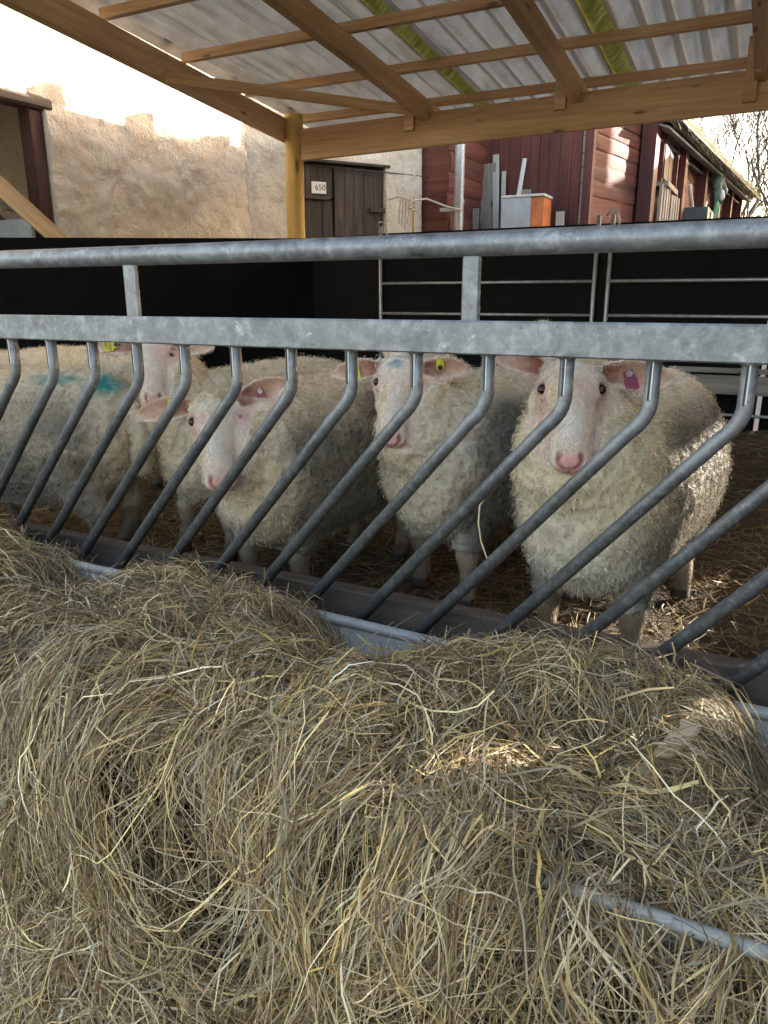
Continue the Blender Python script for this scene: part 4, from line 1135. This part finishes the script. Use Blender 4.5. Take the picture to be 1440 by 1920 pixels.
sheep('sheep with a blue patch on its forehead left of the largest sheep', (-.66, 2.90), (-.925, 1.99), (-.978, 2.03, .717), (-.942, 1.895, .492), cv(1, -.12, -.01),
      ((cv(-1, .1, -.10), cv(.1, -1, .2), .98), (cv(1, .12, .04), cv(-.1, -1, .0), 1.0)), 1.0, .98, .95, (.66, .59, .485), (), ((.10, -.010, .05, (.024, .034), (.05, .25, .36), .85), (.45, -.03, .035, (.07, .016), (.58, .45, .26), .5)),
      ((0, 'tag_yellow', .52, cv(.15, -.1, -1), (.024, .030), ('31',)), (1, 'tag_yellow', .42, cv(0, -.2, 1), (.022, .024), None)), .0058, 34000, ((.0, .0), (.05, .02), (0, 0), (0, 0)), 22)
sheep('sheep with drooping head and curly topknot close behind the fence', (-1.24, 2.52), (-1.375, 1.72), (-1.453, 1.745, .612), (-1.333, 1.60, .384), (.765, .64, .09),
      ((cv(-1, -.05, -.10), cv(.0, -1, .3), 1.0), (cv(.92, .1, .42), cv(-.1, -1, .0), 1.0)), .98, .98, .80, (.66, .575, .46), (((-1.36, 2.35, .68), (.09, .10, .07), BLUE, .8),), ((.12, -.03, .05, (.03, .04), (.50, .54, .44), .4),),
      ((0, 'tag_yellow', .42, cv(.1, -.1, -1), (.026, .022), None), (0, 'tag_yellow', .36, cv(-.05, -.1, 1), (.034, .026), None), (1, 'tag_magenta', .46, cv(.3, -.2, -1), (.028, .034), None)), .0056, 34000, ((.03, .0), (.0, .0), (0, 0), (0, 0)), 33, .10)
sheep('sheep peering over with yellow and purple ear tags beside a blue-marked fleece', (-1.66, 2.90), (-1.88, 1.99), (-1.985, 2.06, .748), (-1.872, 1.92, .552), (.735, .68, .03),
      ((cv(-1, .0, .07), cv(.05, -1, .1), 1.0), (cv(1, .1, .05), cv(-.1, -1, .1), 1.0)), .98, .98, .65, (.66, .575, .455), (), (),
      ((0, 'tag_yellow', .47, cv(-1, -.1, -.1), (.040, .046), ('60209', 'SE57')), (1, 'tag_purple', .34, cv(.1, -.2, -1), (.034, .036), None)), .006, 28000, ((.08, .0), (.04, .03), (0, 0), (0, 0)), 44)
sheep('sheep standing sideways with a blue-green stripe across its back', (-2.02, 1.96), (-2.95, 1.86), (-3.25, 1.78, .66), (-3.42, 1.66, .52), (0, 1, 0),
      ((cv(.3, -1, .1), cv(-1, -.3, .2), 1), (cv(-.3, 1, .1), cv(-1, -.3, .2), 1)), .98, 1, .62, (.66, .57, .44), (((-2.06, 1.86, .635), (.10, .2, .085), BLUE, .95), ((-2.24, 1.82, .63), (.16, .12, .03), BLUE, .7)), (), (), .0075, 30000, ((0, 0), (0, 0), (.04, .0), (.0, .0)), 55)
sheep('cream sheep with a faint green smear, standing behind the striped one', (-2.62, 2.72), (-3.50, 2.60), (-3.8, 2.5, .62), (-3.97, 2.4, .48), (0, 1, 0),
      ((cv(.3, -1, .1), cv(-1, -.3, .2), 1), (cv(-.3, 1, .1), cv(-1, -.3, .2), 1)), 1.0, 1, .45, (.66, .56, .43), (((-2.85, 2.6, .70), (.14, .14, .06), BLUE, .45),), (), (), .009, 20000, seed=66)
sheep('dim cream sheep whose back shows beside the black panel at the far left', (-3.45, 3.15), (-4.25, 2.85), (-4.5, 2.7, .52), (-4.62, 2.55, .38), (0, 1, 0),
      ((cv(.3, -1, .1), cv(-1, -.3, .2), 1), (cv(-.3, 1, .1), cv(-1, -.3, .2), 1)), .90, 1, .5, (.52, .43, .31), (), (), (), .010, 12000, seed=77)
sheep('grey dirty sheep half hidden behind the blue-foreheaded one', (-.72, 3.62), (-1.20, 2.98), (-1.43, 2.93, .755), (-1.33, 2.80, .56), cv(1, .2, .0),
      ((cv(-1, .1, .1), cv(0, -1, .2), 1), (cv(1, .1, .1), cv(0, -1, .2), 1)), .93, .95, .9, (.50, .46, .40), (), (), (), .009, 16000, seed=88)
sheep('sheep farthest back, only its crown of wool rising above the steel rail', (-1.00, 4.45), (-1.02, 3.75), (-1.00, 3.62, .782), (-.90, 3.50, .59), cv(1, .2, .0),
      ((cv(-1, .1, -.8), cv(0, -1, .2), 1), (cv(1, .1, -.8), cv(0, -1, .2), 1)), .98, .95, .6, (.55, .48, .36), (), (), (), .010, 12000, seed=99, topknot=.2)
sheep('sheep seen as a strip of cream back between the two facing sheep', (-.95, 3.95), (-.62, 3.25), (-.45, 3.1, .52), (-.38, 2.95, .36), cv(1, .2, .0),
      ((cv(-1, .1, -.3), cv(0, -1, .2), 1), (cv(1, .1, -.3), cv(0, -1, .2), 1)), .98, .95, .5, (.56, .48, .35), (), (), (), .010, 12000, seed=111)

b = MB(); b.tube([(-.495, 1.56, .520), (-.520, 1.545, .490), (-.537, 1.53, .455), (-.532, 1.51, .42), (-.510, 1.47, .39), (-.478, 1.42, .372)], [.0012, .0022, .0024, .0022, .002, .0012], 6)
tag(b.build('hay_stalk', plain_mat('stalk', (.56, .47, .26), .6, 0, .1, 60), smooth_=True), 'single pale hay stalk curving between a slanting bar and the largest sheep', 'hay stalk')
# ------------------------------------------------------------------ litter in the pen
def litter():
    xs = np.linspace(-6.2, 2.15, 130); ys = np.linspace(1.43, 5.77, 80)
    X, Y = np.meshgrid(xs, ys, indexing='ij'); P = np.stack([X.ravel(), Y.ravel(), np.zeros(X.size)], 1)
    P[:, 2] = FLOOR - .012 + .028 * fbm(P, 2.2, 5, 4, .55) + .10 * smooth(3.2, 5.2, P[:, 1]) * smooth(-.6, .3, P[:, 0])
    ny = len(ys); i, j = np.meshgrid(np.arange(len(xs)-1), np.arange(ny-1), indexing='ij'); q = (i*ny+j).ravel()
    o = new_mesh('litter', P, np.stack([q, q+ny, q+ny+1, q+1], 1), M['litter'], None, None, True); tag(o, kind='structure')
    n = 42000
    px = rng.uniform(-3.4, 1.6, n); py = 1.46 + 4.2 * rng.random(n) ** 1.5
    p = np.stack([px, py, np.zeros(n)], 1); p[:, 2] = FLOOR - .012 + .028 * fbm(p, 2.2, 5, 4, .55) + .10 * smooth(3.2, 5.2, p[:, 1]) * smooth(-.6, .3, p[:, 0]) + rng.uniform(.0, .022, n)
    th = rng.uniform(0, 2*pi, n); d = np.stack([np.cos(th), np.sin(th), rng.normal(.05, .18, n)], 1)
    K = 4; tt = np.linspace(-.5, .5, K); L = rng.uniform(.05, .17, n); pr = np.stack([-np.sin(th), np.cos(th), np.zeros(n)], 1); cv_ = rng.normal(0, .25, n)
    Q = p[:, None] + d[:, None] * (L[:, None] * tt)[..., None] + pr[:, None] * (cv_[:, None] * L[:, None] * tt ** 2)[..., None]
    sd = unit(pr + rng.normal(0, .5, (n, 3)))
    pal = np.array([(.20, .138, .066), (.12, .078, .036), (.29, .20, .09), (.06, .04, .019), (.39, .285, .135)])
    c = pal[rng.choice(5, n, p=[.34, .28, .2, .1, .08])] * rng.uniform(.7, 1.25, n)[:, None]
    s = ribbons(Q, np.full((n, K), 1.0) * rng.uniform(.0008, .0022, n)[:, None], sd, c, 'straw_litter', M['hay'])
    tag(s, 'brown trampled straw bedding on the floor of the pen', 'straw', kind='stuff')
litter()

# ------------------------------------------------------------------ the hay in and over the trough
PROF = np.array([(1.375, .150), (1.33, .192), (1.24, .215), (1.10, .235), (.96, .246), (.84, .248), (.76, .232), (.705, .165), (.672, .06), (.64, -.06), (.58, -.165), (.46, -.232), (.20, -.255)])
seg = np.concatenate([[0], np.cumsum(np.linalg.norm(np.diff(PROF, axis=0), axis=1))]); SL = seg[-1]
NX, NS = 420, 190
HX0, HX1 = -2.75, .95
gx = np.linspace(HX0, HX1, NX); gs = np.linspace(0, SL, NS)
from_s = lambda s_: np.stack([np.interp(s_, seg, PROF[:, 0]), np.interp(s_, seg, PROF[:, 1])], -1)
py_ = from_s(gs); k_ = np.ones(9) / 9
pp = np.pad(py_, ((4, 4), (0, 0)), 'edge'); py_ = np.stack([np.convolve(pp[:, i], k_, 'valid') for i in (0, 1)], 1)
tg = np.gradient(py_, axis=0); tg /= np.linalg.norm(tg, axis=1, keepdims=True); nrm_ = np.stack([tg[:, 1], -tg[:, 0]], 1)
nrm_[nrm_[:, 1] < -.2] *= -1
if nrm_[NS // 3, 1] < 0: nrm_ = -nrm_
GX, GS = np.meshgrid(gx, gs, indexing='ij')
flat = np.stack([GX.ravel(), GS.ravel(), np.zeros(GX.size)], 1)
hgt = .030 * fbm(flat, 2.1, 41, 2) + .034 * fbm(flat, 5.5, 43, 2) + .026 * fbm(flat, 12, 47, 2)
gxf, gsf = flat[:, 0], flat[:, 1]
yf = np.interp(gsf, gs, py_[:, 0]); zf = np.interp(gsf, gs, py_[:, 1])
def bump_(x, y, rx, ry): return np.exp(-((gxf - x) / rx) ** 2 - ((yf - y) / ry) ** 2)
topm = smooth(.70, .80, yf)
hgt *= .55 + .45 * smooth(1.36, 1.15, yf)
# hollows where the trough shows, and the heaps between them
hgt -= .20 * bump_(-1.50, 1.25, .12, .17) + .19 * bump_(-.66, 1.25, .13, .16) + .060 * smooth(-.30, -.05, gxf) * np.exp(-((yf - .77) / .07) ** 2) + .13 * smooth(-.03, .12, gxf) * smooth(.90, 1.1, yf) + .05 * bump_(-.15, 1.02, .10, .10)
hgt += .040 * bump_(-1.05, 1.22, .26, .14) + .05 * bump_(-2.0, 1.2, .26, .2) + .045 * bump_(-.25, 1.18, .16, .12) + .028 * bump_(-1.25, .85, .5, .16) - .035 * bump_(-.05, .82, .25, .16) + .04 * bump_(-.55, .95, .25, .18)
# cavities under the overhang
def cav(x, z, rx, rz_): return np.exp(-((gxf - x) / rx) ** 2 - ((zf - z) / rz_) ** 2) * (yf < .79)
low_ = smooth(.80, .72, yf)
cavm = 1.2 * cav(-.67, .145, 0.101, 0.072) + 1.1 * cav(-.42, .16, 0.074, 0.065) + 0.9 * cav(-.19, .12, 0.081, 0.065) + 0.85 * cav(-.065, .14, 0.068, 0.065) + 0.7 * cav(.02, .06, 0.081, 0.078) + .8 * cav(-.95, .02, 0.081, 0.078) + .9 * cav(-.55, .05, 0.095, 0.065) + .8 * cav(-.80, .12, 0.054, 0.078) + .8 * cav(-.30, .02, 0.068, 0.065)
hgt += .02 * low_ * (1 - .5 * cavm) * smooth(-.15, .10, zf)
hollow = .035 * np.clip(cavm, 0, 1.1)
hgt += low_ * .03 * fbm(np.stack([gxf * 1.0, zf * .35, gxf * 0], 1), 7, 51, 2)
G = np.stack([gxf + .02 * fbm(flat, 5, 61, 2), yf, zf], 1); NR = np.stack([np.zeros(len(flat)), np.interp(gsf, gs, nrm_[:, 0]), np.interp(gsf, gs, nrm_[:, 1])], 1)
# bare ground shows at the near left corner
thin = smooth(-.93, -1.10, gxf) * smooth(.64, .56, yf)
G = G + NR * (hgt * (1 - thin))[:, None]
G[:, 2] = np.maximum(G[:, 2] - .05 * thin, -.30)
G = G.reshape(NX, NS, 3); NRM = unit(np.cross(np.gradient(G, axis=1), np.gradient(G, axis=0)).reshape(-1, 3)).reshape(NX, NS, 3)
if NRM[NX // 2, NS // 4, 2] < 0: NRM = -NRM
CAV = np.maximum(np.clip(cavm, 0, 1) * low_, thin).reshape(NX, NS, 1)
def samp(A, x, s_):
    u = np.clip((x - HX0) / (HX1 - HX0) * (NX - 1), 0, NX - 1.001); v = np.clip(s_ / SL * (NS - 1), 0, NS - 1.001)
    i = u.astype(int); j = v.astype(int); fu = (u - i)[..., None]; fv = (v - j)[..., None]
    return A[i, j] * (1-fu) * (1-fv) + A[i+1, j] * fu * (1-fv) + A[i, j+1] * (1-fu) * fv + A[i+1, j+1] * fu * fv
base_pts = (G - NRM * .070).reshape(-1, 3) - NR * (hollow + .03 * np.clip(fbm(flat, 9, 91, 2), 0, 1))[:, None]
i, j = np.meshgrid(np.arange(NX-1), np.arange(NS-1), indexing='ij'); q = (i*NS+j).ravel()
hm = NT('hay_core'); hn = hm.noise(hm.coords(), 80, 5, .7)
hm.base(hm.ramp(hn, [(.35, (.03, .022, .011)), (.7, (.09, .065, .034))])); hm.rough(.95); hm.bump(hn, .8, .02)  # dark core colour stands in for shade in the gaps between stalks
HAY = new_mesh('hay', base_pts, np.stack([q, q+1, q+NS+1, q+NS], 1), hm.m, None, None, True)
tag(HAY, 'loose dry hay heaped over the trough and hanging down its front', 'hay', kind='stuff')
PAL = np.array([(.50, .37, .17), (.33, .245, .14), (.66, .53, .33), (.24, .15, .072), (.34, .28, .195), (.50, .33, .11), (.11, .07, .038)])
PPR = np.array([.21, .20, .12, .15, .19, .06, .07])
WALKN = [0]
def hay_strands(n, xs, ss, L, th_fn, o_lo, o_hi, wid, K=8, curv=1.0, liftp=.25, name='strands', kink=.12, bright=1.0, droop=0.0, cull=1.0):
    x = xs.copy(); s_ = ss.copy(); th = th_fn(x, s_)
    st = L / (K - 1); om = rng.normal(0, curv, n); X = [x.copy()]; Sx = [s_.copy()]
    for k in range(K - 1):
        x = x + np.cos(th) * st; s_ = s_ + np.sin(th) * st
        om = om * .8 + rng.normal(0, curv * .5, n); th = th + om * st * 4
        kk = rng.random(n) < kink / K * 2; th[kk] += rng.normal(0, .8, kk.sum())
        X.append(x.copy()); Sx.append(np.clip(s_, 0.0, SL).copy())
    X = np.stack(X, 1); Sx = np.stack(Sx, 1); s_all = Sx
    if cull:
        cm = samp(CAV, X, s_all)[..., 0].max(1); keep = cm < rng.uniform(.25, .6, n) * cull
        X = X[keep]; Sx = Sx[keep]; s_all = Sx; n = len(X)
    P = samp(G, X, s_all); Nn = samp(NRM, X, s_all)
    tt = np.linspace(0, 1, K)
    o = rng.uniform(o_lo, o_hi, n)[:, None] + rng.normal(0, .012, (n, 1)) * np.sin(tt * pi * rng.uniform(.5, 2.5, (n, 1)) + rng.uniform(0, 6, (n, 1)))
    lift = (rng.random(n) < liftp)[:, None] * rng.uniform(.01, .06, (n, 1)) * np.maximum(0, np.abs(2*tt[None] - 1) - rng.uniform(0, .5, (n, 1))) ** 1.2 * (np.where(rng.random((n, 1)) < .5, (tt > .5)[None], (tt < .5)[None]))
    P = P + Nn * (o + lift)[..., None]
    P += rng.normal(0, .0016, P.shape)
    P[..., 2] -= droop * tt[None] ** 2
    T = unit(np.gradient(P, axis=1)); ref = unit(samp(NRM, X[:, :1], s_all[:, :1])[:, 0] + rng.normal(0, .55, (n, 3)))
    sd = unit(np.cross(T, np.repeat(ref[:, None], K, 1)))
    w = wid * np.exp(rng.normal(-.08, .40, n))[:, None] * np.interp(tt, [0, .1, .6, 1], [.7, 1, .9, .25])[None]
    cn = fbm(np.stack([X[:, 0], s_all[:, 0], 0 * X[:, 0]], 1), 3.5, 71, 2)
    c = PAL[rng.choice(len(PAL), n, p=PPR)] * np.exp(rng.normal(-.10, .36, n))[:, None] * (1 + .22 * cn[:, None] * np.array((1.0, .9, .6)))
    gm = np.clip(.5 + 1.2 * fbm(np.stack([X[:, 0], s_all[:, 0], 0 * X[:, 0] + 3], 1), 2.2, 73, 2), 0, 1)[:, None] * .5
    c = c * (1 - gm) + (c * np.array((.92, .97, 1.02))) * gm
    return ribbons(P, w, sd, np.clip(c * bright, 0, 1), 'hay_stalks', M['hay'], HAY)
sT = float(np.interp(.74, py_[::-1, 0], gs[::-1]))         # arc length at the edge of the overhang
def field(x, s_):
    q = np.stack([x, s_, 0 * x], 1)
    a = 2.2 * fbm(q, 2.6, 81, 2)
    down = smooth(sT - .10, sT + .06, s_)
    th0 = a * 1.2 + rng.normal(0, 1, len(x)) * np.clip(1.1 + 1.3 * fbm(q, 4.5, 87, 2), .3, 1.7)
    th1 = pi/2 + rng.normal(0, .5, len(x)) + .9 * fbm(q, 4, 83, 2)
    flatm = smooth(sT + .33, sT + .48, s_)                  # lying about on the ground again
    dn = .55 * down * (1 - flatm) > rng.random(len(x))
    return np.where(dn, th1, th0) + pi * (rng.random(len(x)) < .5) * (~dn)
def scatter(n, s0=0, s1=None, x0=HX0 + .1, x1=HX1 - .05):
    return rng.uniform(x0, x1, n), rng.uniform(s0, s1 or SL, n)
XW = (-2.4, .88)
n = 22000; xs, ss = scatter(n); hay_strands(n, xs, ss, rng.uniform(.07, .24, n), field, -.072, -.034, .0012, curv=1.0, kink=.4, bright=.8, cull=9.0)  # deepest stalks coloured darker to deepen the shade inside the heap
n = 36000; xs, ss = scatter(n, 0, SL, *XW); hay_strands(n, xs, ss, rng.uniform(.05, .22, n), field, -.034, .006, .00092, curv=1.0, kink=.5, liftp=.35)
n = 27000; xs, ss = scatter(n, .03, SL, *XW); hay_strands(n, xs, ss, rng.uniform(.07, .28, n), field, .0, .034, .00094, K=10, curv=1.0, liftp=.6, kink=.7)
# ragged tufts that hang from the overhang, clear of the hollows behind them
nc = 180; cx = rng.uniform(*XW, nc); cs_ = sT + rng.uniform(-.14, .10, nc); ca = pi/2 + rng.normal(0, .35, nc); co = rng.uniform(0, .045, nc)
for k in range(3):
    m = rng.integers(0, nc, 4400); n = len(m)
    xs = cx[m] + rng.normal(0, .022, n); ss = cs_[m] + rng.normal(0, .03, n); dirs = ca[m] + rng.normal(0, .22, n)
    hay_strands(n, xs, ss, rng.uniform(.10, .34, n), lambda x, s_: dirs, .0 + .012 * k, .018 + .014 * k, .00088, K=9, curv=.9, liftp=.3, kink=.5, cull=1.9)
# combed handfuls lying across the top
nc = 110; cx = rng.uniform(*XW, nc); cs_ = rng.uniform(.06, sT, nc); ca = rng.normal(0, .5, nc)
m = rng.integers(0, nc, 7000); n = len(m); dirs = ca[m] + rng.normal(0, .25, n)
hay_strands(n, cx[m] + rng.normal(0, .05, n), cs_[m] + rng.normal(0, .02, n), rng.uniform(.10, .30, n), lambda x, s_: dirs, .004, .026, .00086, K=9, curv=.8, liftp=.4, kink=.4)
# broad dry leaf blades and long pale stems
n = 900; xs, ss = scatter(n, .05, SL, *XW); hay_strands(n, xs, ss, rng.uniform(.10, .40, n), field, .006, .030, .0019, K=10, curv=.9, liftp=.6, kink=.6)
# short broken bits and chaff
n = 9000; xs, ss = scatter(n, .0, SL, *XW); hay_strands(n, xs, ss, rng.uniform(.012, .045, n), lambda x, s_: rng.uniform(0, 2*pi, len(x)), -.01, .020, .0011, K=4, curv=.5, liftp=.3)
# wisps sticking up along the fence side
n = 1500; xs = rng.uniform(*XW, n); ss = rng.uniform(.0, .14, n); hay_strands(n, xs, ss, rng.uniform(.05, .17, n), lambda x, s_: rng.uniform(0, 2*pi, len(x)), .002, .03, .0010, K=8, curv=1.6, liftp=.9, kink=.7)
